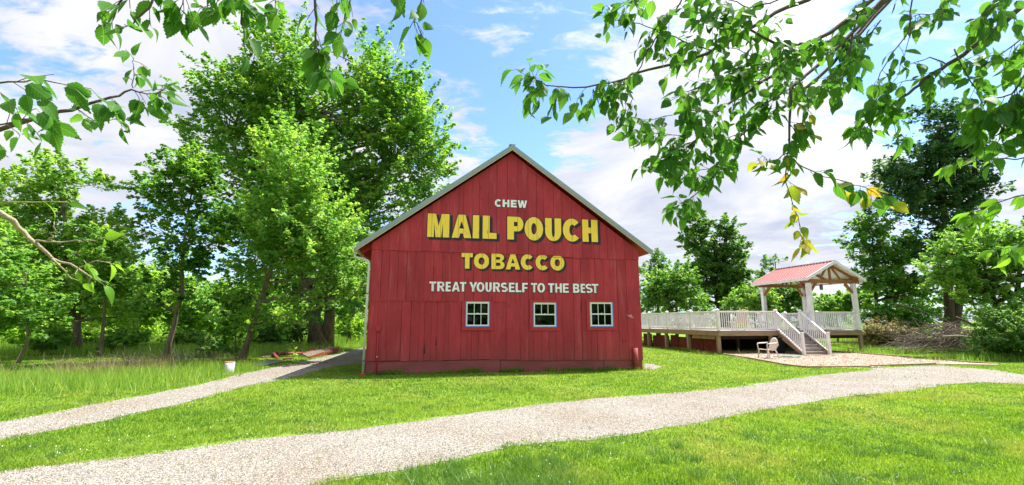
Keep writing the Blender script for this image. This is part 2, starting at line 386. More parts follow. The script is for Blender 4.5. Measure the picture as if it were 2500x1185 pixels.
# ------------------------------------------------------------------ ground and paths
def ground_mat():
    m = bpy.data.materials.new('lawn_soil'); m.use_nodes = True; nt = m.node_tree; n = nt.nodes; L = nt.links
    b = n['Principled BSDF']; b.inputs['Roughness'].default_value = .9; b.inputs['Specular IOR Level'].default_value = .1
    g = n.new('ShaderNodeNewGeometry')
    def ns(s, d, r=.6):
        t = n.new('ShaderNodeTexNoise'); L.new(g.outputs['Position'], t.inputs['Vector']); t.inputs['Scale'].default_value = s; t.inputs['Detail'].default_value = d; t.inputs['Roughness'].default_value = r; return t.outputs['Fac']
    def ramp(f, *st):
        r = n.new('ShaderNodeValToRGB'); L.new(f, r.inputs[0])
        r.color_ramp.elements[0].position = st[0][0]; r.color_ramp.elements[0].color = (*st[0][1], 1)
        r.color_ramp.elements[1].position = st[-1][0]; r.color_ramp.elements[1].color = (*st[-1][1], 1)
        for p, c in st[1:-1]: e = r.color_ramp.elements.new(p); e.color = (*c, 1)
        return r.outputs[0]
    a = ramp(ns(.5, 6), (.3, (.11, .21, .02)), (.55, (.18, .28, .035)), (.75, (.25, .28, .07)))
    c = ramp(ns(26, 8, .7), (.3, (.35, .38, .3)), (.55, (1, 1, 1)), (.7, (1.25, 1.2, 1.1)))
    x = n.new('ShaderNodeMix'); x.data_type = 'RGBA'; x.blend_type = 'MULTIPLY'; x.inputs[0].default_value = 1
    L.new(a, x.inputs[6]); L.new(c, x.inputs[7]); L.new(x.outputs[2], b.inputs['Base Color'])
    bp = n.new('ShaderNodeBump'); bp.inputs['Strength'].default_value = 1; bp.inputs['Distance'].default_value = .04
    L.new(ns(30, 6), bp.inputs['Height']); L.new(bp.outputs[0], b.inputs['Normal']); return m
def gravel_mat(name, c1, c2, c3, scale, pinkish=None):
    m = bpy.data.materials.new(name); m.use_nodes = True; nt = m.node_tree; n = nt.nodes; L = nt.links
    b = n['Principled BSDF']; b.inputs['Roughness'].default_value = .85; b.inputs['Specular IOR Level'].default_value = .2
    g = n.new('ShaderNodeNewGeometry')
    v = n.new('ShaderNodeTexVoronoi'); L.new(g.outputs['Position'], v.inputs['Vector']); v.inputs['Scale'].default_value = scale; v.inputs['Randomness'].default_value = 1
    sp = n.new('ShaderNodeSeparateColor'); L.new(v.outputs['Color'], sp.inputs[0])
    r = n.new('ShaderNodeValToRGB'); L.new(sp.outputs[0], r.inputs[0])
    r.color_ramp.elements[0].color = (*c1, 1); r.color_ramp.elements[1].color = (*c3, 1); e = r.color_ramp.elements.new(.5); e.color = (*c2, 1)
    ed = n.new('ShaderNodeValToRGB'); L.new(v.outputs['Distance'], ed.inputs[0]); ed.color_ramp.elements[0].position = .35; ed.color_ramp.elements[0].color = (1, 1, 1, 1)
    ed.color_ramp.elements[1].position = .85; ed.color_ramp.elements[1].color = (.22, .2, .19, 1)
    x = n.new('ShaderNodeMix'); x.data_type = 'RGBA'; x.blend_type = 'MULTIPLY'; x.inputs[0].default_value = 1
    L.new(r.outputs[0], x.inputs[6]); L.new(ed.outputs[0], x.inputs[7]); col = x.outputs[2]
    t = n.new('ShaderNodeTexNoise'); L.new(g.outputs['Position'], t.inputs['Vector']); t.inputs['Scale'].default_value = .7; t.inputs['Detail'].default_value = 5
    rr = n.new('ShaderNodeValToRGB'); L.new(t.outputs['Fac'], rr.inputs[0]); rr.color_ramp.elements[0].position = .35; rr.color_ramp.elements[1].position = .7
    rr.color_ramp.elements[0].color = (1, 1, 1, 1); rr.color_ramp.elements[1].color = (*(pinkish or (.9, .85, .8)), 1)
    y = n.new('ShaderNodeMix'); y.data_type = 'RGBA'; y.blend_type = 'MULTIPLY'; y.inputs[0].default_value = 1
    L.new(col, y.inputs[6]); L.new(rr.outputs[0], y.inputs[7]); L.new(y.outputs[2], b.inputs['Base Color'])
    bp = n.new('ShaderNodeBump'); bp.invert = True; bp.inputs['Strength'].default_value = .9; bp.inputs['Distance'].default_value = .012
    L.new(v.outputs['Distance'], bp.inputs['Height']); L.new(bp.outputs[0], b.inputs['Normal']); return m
SOIL = ground_mat()
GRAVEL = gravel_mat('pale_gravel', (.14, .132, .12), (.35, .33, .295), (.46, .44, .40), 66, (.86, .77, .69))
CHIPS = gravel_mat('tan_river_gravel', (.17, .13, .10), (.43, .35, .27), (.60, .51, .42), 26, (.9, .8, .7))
mb = MB(); mb.add([(-1200, -1200, 0), (1200, -1200, 0), (1200, 1200, 0), (-1200, 1200, 0)], [(0, 1, 2, 3)])
tag(mb.build('ground', SOIL), 'sunlit green lawn and meadow reaching back under the trees', kind='structure')

FRONT_UP = [(-500,1230),(-200,1182),(0,1152),(300,1118),(600,1076),(900,1045),(1000,1031),(1180,1006),(1336,986),(1448,975),(1700,955),(1800,945),(1900,930),(2010,915),(2125,905)]
FRONT_LO = [(-500,1420),(0,1330),(500,1250),(800,1180),(900,1164),(1000,1149),(1140,1122),(1252,1089),(1448,1074),(1546,1060),(1700,1036),(1850,1005),(2000,980),(2188,957),(2318,939),(2404,935),(2500,939),(2700,960),(3000,990)]
FRONT_RT = [(3000,930),(2700,925),(2500,916),(2420,903),(2345,898),(2290,893),(2130,899)]
LEFT_UP = [(-500,1130),(-200,1070),(0,1033),(200,994),(400,957),(500,937),(588,914),(697,892),(807,868),(888,849),(905,846)]
LEFT_LO = [(905,884),(888,889),(829,893),(785,902),(733,917),(686,928),(614,941),(539,960),(450,985),(300,1018),(150,1050),(0,1077),(-200,1112),(-500,1180)]
BED = [(1765,866),(1800,873),(1844,879),(1900,890),(1964,898),(2040,899),(2126,898),(2200,893),(2285,891),(2440,894),(2350,884),(2250,876),(2140,868),(2080,863),(1950,858),(1850,858),(1765,858)]
def gp(lst): return np.array([gnd(*p)[:2] for p in lst])
POLY_FRONT = gp(FRONT_UP + FRONT_RT[::-1][0:0]) if False else gp(FRONT_LO + FRONT_RT + FRONT_UP[::-1])
POLY_LEFT = gp(LEFT_UP + LEFT_LO)
POLY_BED = gp(BED)
def inside(P, poly):
    x, y = P[:, 0], P[:, 1]; r = np.zeros(len(P), bool); j = len(poly) - 1
    for i in range(len(poly)):
        xi, yi = poly[i]; xj, yj = poly[j]
        c = ((yi > y) != (yj > y)) & (x < (xj - xi) * (y - yi) / (yj - yi + 1e-12) + xi)
        r ^= c; j = i
    return r
def wob(P, amp=.09, f=2.3):
    x, y = P[:, 0], P[:, 1]
    q = np.stack([np.sin(x*f+1.3*np.sin(y*f*1.7))+.6*np.sin(x*f*3.1+y*f*2.3+2)+.5*np.sin(x*f*7.7-y*6.1*f), np.cos(y*f*1.1+np.sin(x*f*1.3))+.6*np.sin(y*f*3.7-x*f*2.1)+.5*np.sin(y*f*8.3+x*f*5.1)], 1)
    return P + q * amp * .5
def path_mesh(name, poly, z, m, label):
    pts = []
    for i in range(len(poly)):
        a, b = poly[i], poly[(i+1) % len(poly)]; k = max(1, int(np.linalg.norm(b-a) / .12)); k = min(k, 120)
        for t in range(k): pts.append(a + (b-a) * t / k)
    pts = wob(np.array(pts))
    bm = bmesh.new(); vs = [bm.verts.new((p[0], p[1], z)) for p in pts]
    es = [bm.edges.new((vs[i], vs[(i+1) % len(vs)])) for i in range(len(vs))]
    bmesh.ops.triangle_fill(bm, use_beauty=True, use_dissolve=False, edges=es)
    me = bpy.data.meshes.new(name); bm.to_mesh(me); bm.free(); me.materials.append(m)
    for p in me.polygons:
        if p.normal.z < 0: p.flip()
    o = link(name, me); return tag(o, label, kind='structure')
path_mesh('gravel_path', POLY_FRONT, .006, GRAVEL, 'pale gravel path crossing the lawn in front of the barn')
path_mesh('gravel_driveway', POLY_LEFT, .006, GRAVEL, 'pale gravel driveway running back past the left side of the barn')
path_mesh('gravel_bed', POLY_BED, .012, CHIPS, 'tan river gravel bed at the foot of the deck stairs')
patch = gp([(1574,905),(1600,903),(1614,897),(1598,890),(1576,889)])
path_mesh('gravel_patch', patch, .01, GRAVEL, 'small bare gravel patch at the right corner of the barn')

# barn footprint for keeping grass out
BA = R(9.743); BU = np.array([math.cos(BA), math.sin(BA), 0]); BN = np.array([-BU[1], BU[0], 0]); BP = gnd(891, 916)
BL = 13.0
foot = np.array([(BP + BU*a + BN*b)[:2] for a, b in ((0.02,0.0),(9.0,0.0),(9.0,BL),(0.02,BL))])

def scatter_ring(n, dmin, dmax, spread=1.35):
    """points whose density falls with the square of the distance"""
    d = dmin * (dmax / dmin) ** RNG.random(n)
    a = (RNG.random(n) * 2 - 1) * spread
    return np.stack([d * a, d], 1), d
def stones():
    P, d = scatter_ring(70000, 4.2, 22)
    ok = (inside(wob(P), POLY_FRONT) | inside(wob(P), POLY_LEFT))
    P, d = P[ok], d[ok]
    n = len(P); s = RNG.uniform(.005, .011, n) * (.8 + d * .05)
    base = np.array([[1,0,0],[0,1,0],[-1,0,0],[0,-1,0],[0,0,.75]])
    F = np.array([[0,1,4],[1,2,4],[2,3,4],[3,0,4]])
    ang = RNG.uniform(0, 6.28, n); ca, sa = np.cos(ang), np.sin(ang)
    B = base[None] * (RNG.uniform(.55, 1.2, (n, 5, 1))) * s[:, None, None]
    X = B[..., 0]*ca[:, None] - B[..., 1]*sa[:, None]; Y = B[..., 0]*sa[:, None] + B[..., 1]*ca[:, None]
    V = np.stack([X + P[:, :1], Y + P[:, 1:2], B[..., 2] + .007], -1)[:, F].reshape(-1, 3)
    me = fast_mesh('loose_gravel', V, 3, STONE, tint=np.repeat(RNG.random(n)**1.0, 4))
    tag(link('loose_gravel', me), 'loose pale pebbles strewn over the gravel path and driveway', 'gravel', kind='stuff')
STONE = leaf_mat('pebble', (.13, .122, .112), (.36, .337, .30), (.52, .495, .45), 0., .8)
stones()

def bed_stones():
    lo, hi_ = POLY_BED.min(0), POLY_BED.max(0); P = lo + (hi_-lo)*RNG.random((42000, 2)); P = P[inside(P, POLY_BED)]; n = len(P)
    s = RNG.uniform(.018, .045, n); ang = RNG.uniform(0, 6.28, n); ca, sa = np.cos(ang), np.sin(ang)
    base = np.array([[1,0,0],[0,.7,0],[-1,0,0],[0,-.7,0],[0,0,.6]]); F = np.array([[0,1,4],[1,2,4],[2,3,4],[3,0,4]])
    B = base[None] * (RNG.uniform(.6, 1.15, (n, 5, 1))) * s[:, None, None]
    X = B[..., 0]*ca[:, None] - B[..., 1]*sa[:, None]; Y = B[..., 0]*sa[:, None] + B[..., 1]*ca[:, None]
    V = np.stack([X + P[:, :1], Y + P[:, 1:2], B[..., 2] + .014], -1)[:, F].reshape(-1, 3)
    tag(link('river_stones', fast_mesh('river_stones', V, 3, BEDSTONE, tint=np.repeat(RNG.random(n), 4))), 'tan and brown river stones filling the gravel bed below the deck stairs', 'stones', kind='stuff')
BEDSTONE = leaf_mat('river_stone', (.13, .085, .06), (.42, .33, .25), (.66, .57, .46), 0., .75)
bed_stones()
def blades(name, P, h, w, m, label, cat, lean=.5, tint=None, seg=1):
    n = len(P)
    a = RNG.uniform(0, 6.28, n); la = RNG.uniform(0, 6.28, n); ln = np.abs(RNG.normal(0, lean, n)) * h
    dx, dy = np.cos(a)*w/2, np.sin(a)*w/2; z0 = P[:, 2] if P.shape[1] > 2 else np.zeros(n)
    A = np.stack([P[:,0]-dx, P[:,1]-dy, z0], 1); B = np.stack([P[:,0]+dx, P[:,1]+dy, z0], 1)
    T = np.stack([P[:,0]+np.cos(la)*ln, P[:,1]+np.sin(la)*ln, z0+h], 1)
    V = np.stack([A, B, T], 1).reshape(-1, 3)
    if tint is None: tint = RNG.random(n)
    me = fast_mesh(name, V, 3, m, tint=tint)
    return tag(link(name, me), label, cat, kind='stuff')
def fnoise(P, f, s=0):
    x, y = P[:,0]*f+s, P[:,1]*f-s
    return .5 + .25*(np.sin(x*1.7+2.1*np.sin(y*1.1+s))+np.sin(y*2.3+1.7*np.sin(x*.9+s*2))) * .8 + .1*np.sin(x*5.1+y*4.3)
DECK_A = R(11.5); DU = np.array([math.cos(DECK_A), math.sin(DECK_A), 0]); DN = np.array([-DU[1], DU[0], 0]); DP = gnd(1757, 866)
deckfoot = np.array([(DP + DU*a + DN*b)[:2] for a, b in ((0.6,.5),(8.2,.5),(8.2,12),(0.6,12))])
def lawn():
    P, d = scatter_ring(620000, 3.9, 46)
    J = RNG.normal(0, .075, P.shape) * (RNG.random((len(P), 1)) < .5) * (1 + .05*d[:, None])
    out = inside(wob(P, .16, 3.1) + J, POLY_FRONT) | inside(wob(P, .16, 3.1) + J, POLY_LEFT) | inside(wob(P,.05), POLY_BED) | inside(P, foot) | inside(P, deckfoot) | inside(P, patch)
    # a few blades creep onto the gravel
    keep = ~out | (out & (RNG.random(len(P)) < .016) & ~inside(P, foot) & ~inside(P, deckfoot))
    P, d = P[keep], d[keep]; n = len(P)
    c = fnoise(P, 1.1); c2 = fnoise(P, 3.7, 4)
    h = RNG.uniform(.02, .045, n) * (.7 + .7*c) * (1 + .012*d)
    w = .0045 + .00125 * d
    t = np.clip(RNG.normal(.42, .2, n) + (c2-.5)*.5 + (fnoise(P, .45, 9)-.5)*.5, 0, 1)
    blades('lawn_grass', P, h, w, GRASS, 'short mown lawn grass around the gravel paths', 'grass', .6, t)
    # coarse tufts near the camera
    cen = [gnd(1150+RNG.uniform(-160, 230), 1150+RNG.uniform(-25, 60))[:2] for _ in range(60)] + [gnd(RNG.uniform(900, 2500), RNG.uniform(1090, 1230))[:2] for _ in range(50)]
    cen = np.array(cen); idx = RNG.integers(0, len(cen), 8000)
    Q = cen[idx] + RNG.normal(0, .06, (8000, 2)); Q = Q[~inside(Q, POLY_FRONT)]
    blades('coarse_grass_tufts', Q, RNG.uniform(.05, .13, len(Q)), .009, TUFT, 'coarser longer tufts of grass at the near edge of the lawn', 'grass', .75, RNG.uniform(0, .6, len(Q)))
    # clover flowers
    P, d = scatter_ring(900, 4.5, 20); P = P[~(inside(P, POLY_FRONT) | inside(P, POLY_LEFT) | inside(P, foot) | inside(P, POLY_BED))]
    P = P[fnoise(P, .8, 2) > .5]
    s = .008; V = []
    for x, y in P:
        z = .05
        for f in ((0,1,4),(1,2,4),(2,3,4),(3,0,4)):
            b = [(x+s,y,z),(x,y+s,z),(x-s,y,z),(x,y-s,z),(x,y,z+s*1.4)]
            V += [b[i] for i in f]
    tag(link('clover_flowers', fast_mesh('clover_flowers', np.array(V), 3, WHITEP)), 'tiny white clover flowers dotted through the lawn', 'flowers', kind='stuff')
    # grass and weeds against the barn foot
    u = RNG.random(9000)*9.4-.2; v = -np.abs(RNG.normal(0, .10, 9000)) - .01
    Q = (BP[:2][None] + u[:, None]*BU[:2] + v[:, None]*BN[:2])
    k = fnoise(Q, 2.7, 5); Q = Q[k > .45]
    blades('barn_foot_weeds', Q, RNG.uniform(.05, .2, len(Q)) * (.5+fnoise(Q, 2.1, 3)), .012, GRASS, 'uncut grass and weeds along the foot of the barn wall', 'weeds', .5, RNG.uniform(0, .55, len(Q)))
lawn()
def patch_blades(name, boxes, n, hr, w, m, label, cat, lean=.35, tr=(0, 1), clump=0):
    """tall growth in ground areas given by centre, radius pairs"""
    Q = []
    for (cx, cy, rx, ry, wt) in boxes:
        k = int(n * wt); c = RNG.normal(0, .5, (k, 2)) * (rx, ry) + (cx, cy)
        if clump:
            cc = RNG.normal(0, .5, (max(3, k//clump), 2)) * (rx, ry) + (cx, cy); c = cc[RNG.integers(0, len(cc), k)] + RNG.normal(0, .16, (k, 2))
        Q.append(c)
    Q = np.concatenate(Q); Q = Q[~(inside(Q, POLY_LEFT) | inside(Q, foot) | inside(Q, deckfoot) | inside(Q, POLY_FRONT))]
    h = RNG.uniform(hr[0], hr[1], len(Q))
    return blades(name, Q, h, w, m, label, cat, lean, RNG.uniform(tr[0], tr[1], len(Q)))

# ------------------------------------------------------------------ letters (flat paint on the boards)
def arc(cx, cy, rx, ry, a0, a1, n=12):
    return [(cx + rx*math.cos(R(a0+(a1-a0)*i/n)), cy + ry*math.sin(R(a0+(a1-a0)*i/n))) for i in range(n+1)]
def glyph(ch, w, t, th):
    """outline polygons (outer, holes) of a bold capital of width w and height 1; t = stem width, th = bar height"""
    if ch == 'I': return [[(0,0),(w,0),(w,1),(0,1)]]
    if ch == 'L': return [[(0,0),(w,0),(w,th),(t,th),(t,1),(0,1)]]
    if ch == 'T': return [[(w/2-t/2,0),(w/2+t/2,0),(w/2+t/2,1-th),(w,1-th),(w,1),(0,1),(0,1-th),(w/2-t/2,1-th)]]
    if ch == 'H': return [[(0,0),(t,0),(t,.5-th*.45),(w-t,.5-th*.45),(w-t,0),(w,0),(w,1),(w-t,1),(w-t,.5+th*.55),(t,.5+th*.55),(t,1),(0,1)]]
    if ch == 'E': return [[(0,0),(w,0),(w,th),(t,th),(t,.5-th*.42),(w*.92,.5-th*.42),(w*.92,.5+th*.5),(t,.5+th*.5),(t,1-th),(w*.98,1-th),(w*.98,1),(0,1)]]
    if ch == 'F': return [[(0,0),(t,0),(t,.46-th*.42),(w*.92,.46-th*.42),(w*.92,.46+th*.5),(t,.46+th*.5),(t,1-th),(w,1-th),(w,1),(0,1)]]
    if ch == 'M':
        k = t * .92; c = w/2
        return [[(0,0),(k,0),(k,.62),(c-k*.42,0),(c+k*.42,0),(w-k,.62),(w-k,0),(w,0),(w,1),(w-k*1.25,1),(c,.47),(k*1.25,1),(0,1)]]
    if ch == 'W':
        k = t*.98; c = w/2
        return [[(w*.19,0),(w*.19+k*.95,0),(c,.52),(w*.81-k*.95,0),(w*.81,0),(w,1),(w-k*.95,1),(w*.735,.40),(c+k*.42,1),(c-k*.42,1),(w*.265,.40),(k*.95,1),(0,1)]]
    if ch == 'A':
        c = w/2; k = t*1.02
        return [[(0,0),(k,0),(k+w*.062,.19),(w-k-w*.062,.19),(w-k,0),(w,0),(c+t*.52,1),(c-t*.52,1)], [(c-.13*w,.40),(c,.72),(c+.13*w,.40)][::-1]]
    if ch == 'Y':
        c = w/2; k = t*1.12
        return [[(c-t/2,0),(c+t/2,0),(c+t/2,.38),(w,1),(w-k,1),(c,.60),(k,1),(0,1),(c-t/2,.38)]]
    if ch == 'U':
        ri = max(w/2-t, .02)
        return [[(0,1),(0,.40)] + arc(w/2,.40,w/2,.415,180,360,16) + [(w,1),(w-t,1),(w-t,.38)] + arc(w/2,.38,ri,.22,360,180,12) + [(t,1)]]
    if ch == 'O':
        return [arc(w/2,.5,w/2,.515,0,360,32)[:-1], arc(w/2,.5,w/2-t,.515-th*1.02,360,0,24)[:-1]]
    if ch == 'C':
        o = arc(w*.52,.5,w*.52,.515,42,318,26); i = arc(w*.54,.5,w*.54-t,.515-th*1.05,312,48,20)
        return [o + [(w*1.0,.18)][:0] + [(w*.98,.145)][:0] + i]
    if ch == 'P':
        m = .36
        return [[(0,0),(t,0),(t,m)] + arc(w-.34*w*1.0-.0,(1+m)/2,.34*w,(1-m)/2,-90,90,14) + [(0,1)], [(t,m+th*.86)][:0] + [(t,1-th*.88)] + arc(w*.60,(1+m)/2,max(w*.40-t*.92,.03),(1-m)/2-th*.87,90,-90,10) + [(t,m+th*.87)]]
    if ch == 'R':
        m = .42
        return [[(0,0),(t,0),(t,m-.02),(w*.42,m-.02),(w-t*1.12,0),(w,0),(w*.74,m+.01)] + arc(w*.62,(1+m)/2+.01,.34*w,(1-m)/2-.01,-68,90,12) + [(0,1)], [(t,1-th*.9)] + arc(w*.58,(1+m)/2,max(w*.38-t*.92,.03),(1-m)/2-th*.82,90,-90,10) + [(t,m+th*.82)]]
    if ch == 'B':
        return [[(0,0)] + arc(w*.62,.265,.38*w,.265,-90,62,12) + arc(w*.60,.755,.36*w,.245,-58,90,12) + [(0,1)],
                [(t,.42)] + arc(w*.60,.315,.07*w+.02,.105,90,-90,8) + [(t,.21)], [(t,.79)] + arc(w*.58,.70,.07*w+.02,.09,90,-90,8) + [(t,.61)]]
    if ch == 'S':
        # centre line stroked to an outline
        pts = arc(w/2,.73,w/2-t*.5,.27-th*.5,32,180,9) + arc(w/2,.73,w/2-t*.5,.73-.5,180,262,5)[1:] + arc(w/2,.27,w/2-t*.5,.5-.27,82,0,5) + arc(w/2,.27,w/2-t*.5,.27-th*.5,0,-148,9)[1:]
        a = []; b = []
        for i, p in enumerate(pts):
            q0 = pts[max(i-1,0)]; q1 = pts[min(i+1,len(pts)-1)]; dx, dy = q1[0]-q0[0], q1[1]-q0[1]; l = math.hypot(dx, dy) or 1
            nx, ny = -dy/l, dx/l; hx, hy = t*.5, th*.52
            a.append((p[0]+nx*hx, p[1]+ny*hy)); b.append((p[0]-nx*hx, p[1]-ny*hy))
        return [a + b[::-1]]
def letter_faces(polys, offset, sx, sz, x0, z0):
    """2D filled curve -> triangles, offset in metres"""
    cu = bpy.data.curves.new('g', 'CURVE'); cu.dimensions = '2D'; cu.fill_mode = 'BOTH'; cu.offset = offset
    for poly in polys:
        sp = cu.splines.new('POLY'); sp.points.add(len(poly)-1)
        for i, (x, z) in enumerate(poly): sp.points[i].co = (x*sx, z*sz, 0, 1)
        sp.use_cyclic_u = True
    o = bpy.data.objects.new('g', cu); me = bpy.data.meshes.new_from_object(o)
    vs = [(v.co.x + x0, v.co.y + z0) for v in me.vertices]; fs = [tuple(p.vertices) for p in me.polygons]
    bpy.data.objects.remove(o); bpy.data.curves.remove(cu); bpy.data.meshes.remove(me)
    return vs, fs
BARN_Y_UP, BARN_Y_MID, BARN_Y_LOW = -.045, -.022, -.002      # outer face of each row of boards
def paint(ch, u0, u1, z0, z1, y, parent, style, seams, hseams=()):
    H = z1 - z0; Wd = (u1 - u0) / H
    if style == 'white': t, th = .235, .19
    elif style == 'chew': t, th = .30, .24
    else: t, th = .295, .255
    if style == 'tob': t, th = .30, .27
    if ch == 'I': t = Wd
    polys = glyph(ch, Wd, t, th)
    bm = bmesh.new(); layers = []
    if style in ('big', 'tob'):
        k = .030 if style == 'big' else .024; off = .075 if style == 'big' else .06
        layers = [(k*.8, off, -off*.82, -.0015, 1), (k*.75, 0, 0, -.003, 1), (0, 0, 0, -.0045, 0)]
        mats = [YEL, NAVY]
    else:
        layers = [(.010, .006, -.008, -.0015, 1), (0, 0, 0, -.003, 0)]; mats = [SIGNW, NAVY]
    for offs, dx, dz, dy, mi in layers:
        vs, fs = letter_faces(polys, offs, H, H, u0 + dx, z0 + dz)
        bv = [bm.verts.new((x, y + dy, z)) for x, z in vs]
        for f in fs:
            try: fc = bm.faces.new([bv[i] for i in f]); fc.material_index = mi
            except ValueError: pass
    bmesh.ops.recalc_face_normals(bm, faces=bm.faces)
    # the paint stops at the gaps between boards
    for s, g in seams:
        if s < u0 - .15 or s > u1 + .25: continue
        for q, no in ((s-g, (1,0,0)), (s+g, (1,0,0))):
            bmesh.ops.bisect_plane(bm, geom=list(bm.verts)+list(bm.edges)+list(bm.faces), plane_co=(q, 0, 0), plane_no=no)
        dead = [f for f in bm.faces if s-g < f.calc_center_median().x < s+g]
        bmesh.ops.delete(bm, geom=dead, context='FACES')
    for (zz, ua, ub) in hseams:
        for q in (zz-.006, zz+.006):
            bmesh.ops.bisect_plane(bm, geom=list(bm.verts)+list(bm.edges)+list(bm.faces), plane_co=(0, 0, q), plane_no=(0,0,1))
        dead = [f for f in bm.faces if zz-.006 < f.calc_center_median().z < zz+.006 and ua < f.calc_center_median().x < ub]
        bmesh.ops.delete(bm, geom=dead, context='FACES')
    for f in bm.faces:
        if f.normal.y > 0: f.normal_flip()
    me = bpy.data.meshes.new('letter'); bm.to_mesh(me); bm.free()
    for m in mats: me.materials.append(m)
    return link('letter', me, parent)

# ------------------------------------------------------------------ the barn
barn = empty('barn', tuple(BP), BA, 'red wooden barn with painted yellow and white tobacco advertisement on its gable', 'barn')
def fu(px, py): return on_plane(px, py, BP, BU)[0]
def fz(px, py): return on_plane(px, py, BP, BU)[1]
UP = [906,932,950,976,1001,1030,1053,1075,1096,1118,1130,1151,1169,1192,1212,1237.5,1263,1289,1310,1327,1352,1373,1396,1421,1441,1462,1481,1502,1522,1542,1558.5]
MIDS = [905,930,949,971,992,1014,1036,1058,1080,1101,1121,1134,1156,1177,1193,1210,1236]
LOWS = [899,919,942,978,1001,1022,1035,1052,1066,1084,1095,1125,1140,1151,1168,1194,1222]
FULL = [1236,1269,1290,1302,1322,1338,1356,1372,1399,1418,1440,1454,1474,1490,1507,1529,1543,1561]
US = [fu(p, 595) for p in UP]; US[0] = 0.; US[-1] = 9.0
MS = [fu(p, 680) for p in MIDS]; MS[0] = 0.
LS = [fu(p, 830) for p in LOWS]; LS[0] = 0.
FS = [fu(p, 720) for p in FULL]; FS[-1] = 9.0; MS[-1] = FS[0]; LS[-1] = FS[0]
ZU = lambda u: 3.845 - .0085 * u - (.05 if u > 6.3 else 0) + .0      # lower end of the gable boards
ZM = 2.23; ZK = .40
def roofz(u): return 3.94 + .733 * min(u + .42, 9.42 - u)             # top of roof above u
EDGE = .16
def under(u): return roofz(u) - .20
WINS = [(fu(1136,738), fu(1196,738), fz(1166,799), fz(1166,737)), (fu(1300,740), fu(1358,740), fz(1329,800), fz(1329,739)), (fu(1438,739), fu(1495,739), fz(1466,799), fz(1466,738))]
def add_board(x0, x1, z0, z1, y, thick=.025, top=None, gap=None):
    """one board, cut round any window"""
    g0 = gap or random.choice((.003, .004, .006, .009)); g1 = .0022
    a, b = x0 + g0, x1 - g1; mb = MB(); hi = MB(); xs = [a, b]; full = False
    for w in WINS:
        if w[1] > a and w[0] < b and w[3] > z0 and w[2] < z1:
            xs += [max(a, min(b, w[0])), max(a, min(b, w[1]))]
    if top and a < 4.49 < b: xs.append(4.49)
    xs = sorted(set(xs)); j0 = random.uniform(-.012, .012)
    dy = random.uniform(-.004, .004); 
    for p, q in zip(xs[:-1], xs[1:]):
        if q - p < 1e-4: continue
        c = (p+q)/2; segs = [(z0 + j0, None)]
        hit = [w for w in WINS if w[0] < c < w[1] and w[3] > z0 and w[2] < z1]
        def T(u): return under(u) if top else z1
        if hit:
            w = hit[0]
            if w[2] > z0 + .02: mb.prism([(p, z0+j0), (q, z0+j0), (q, w[2]), (p, w[2])], y+dy, y+dy+thick)
            if w[3] < T(c) - .02: hi.prism([(p, w[3]), (q, w[3]), (q, T(q)), (p, T(p))], y+dy, y+dy+thick)
        else: full = True; mb.prism([(p, z0+j0), (q, z0+j0), (q, T(q)), (p, T(p))], y+dy, y+dy+thick)
    if hi.v and full: mb.add(hi.v, hi.f)
    elif hi.v: hi.build('board', BOARD, barn)
    if mb.v: mb.build('board', BOARD, barn)
for a, b in zip(US[:-1], US[1:]): add_board(a, b, ZU((a+b)/2), 0, BARN_Y_UP, top=True)
for a, b in zip(MS[:-1], MS[1:]): add_board(a, b, ZM, ZU((a+b)/2) + .06, BARN_Y_MID, thick=.02)
for a, b in zip(LS[:-1], LS[1:]): add_board(a, b, ZK, ZM + .06, BARN_Y_LOW, thick=.02)
for i, (a, b) in enumerate(zip(FS[:-1], FS[1:])): add_board(a, b, ZK - .03 - .003*i, ZU((a+b)/2) + .06, BARN_Y_MID + .003, thick=.022)
# short horizontal patch board across the last letters of the second line
mbp = MB().box((fu(1322,630), BARN_Y_MID-.0009, fz(1350,629.5)), (fu(1396,630), BARN_Y_MID+.0, ZU(6)+.02)); 
# sill boards
for k, (a, b, zt) in enumerate(((.0, 4.13, .385), (4.14, 7.61, .37), (7.62, 8.72, .355), (8.73, 8.98, .34))):
    MB().box((a+.004, .012, -.05), (b, .05, zt)).build('sill_board', SKIRT, barn, .004)
MB().box((.0, .002, .035), (8.98, .0115, .06)).build('sill_batten', SKIRT, barn)
# body: side walls, back wall, floor, dark battens behind the joints
body = MB()
hole_lo, hole_hi = WINS[0][2], WINS[0][3]
body.prism([(.02,.0),(.06,.0),(.06,4.05),(.02,4.02)], .05, BL)
body.prism([(8.94,.0),(8.98,.0),(8.98,4.02),(8.94,4.05)], .05, BL)
body.build('side_wall', BOARD, barn)
MB().prism([(.02,0),(8.98,0),(8.98,4.05),(4.5,7.3),(.02,4.05)], BL-.04, BL).build('back_wall', BOARD, barn)
lin = MB()
# lining behind the boards, with window openings
def lining(y0, y1):
    xs = sorted([.06, 8.94, 4.49] + [w[i] for w in WINS for i in (0, 1)])
    for p, q in zip(xs[:-1], xs[1:]):
        c = (p+q)/2; T = lambda u: under(u) - .02
        hit = [w for w in WINS if w[0] < c < w[1]]
        if hit: w = hit[0]; lin.prism([(p,.05),(q,.05),(q,w[2]),(p,w[2])], y0, y1); lin.prism([(p,w[3]),(q,w[3]),(q,T(q)),(p,T(p))], y0, y1)
        else: lin.prism([(p,.05),(q,.05),(q,T(q)),(p,T(p))], y0, y1)
lining(.052, .06); lin.build('wall_lining', DARKWOOD, barn)
MB().box((.07, .07, .02), (8.93, BL-.05, .06)).build('barn_floor', DARKWOOD, barn)
# side boards seen edge-on past the left corner
for k in range(0, 34):
    y0 = .052 + k*.38
    if y0 + .37 < BL: MB().box((-.012, y0, .12), (.018, y0+.372, 4.0)).build('side_board', BOARD, barn)
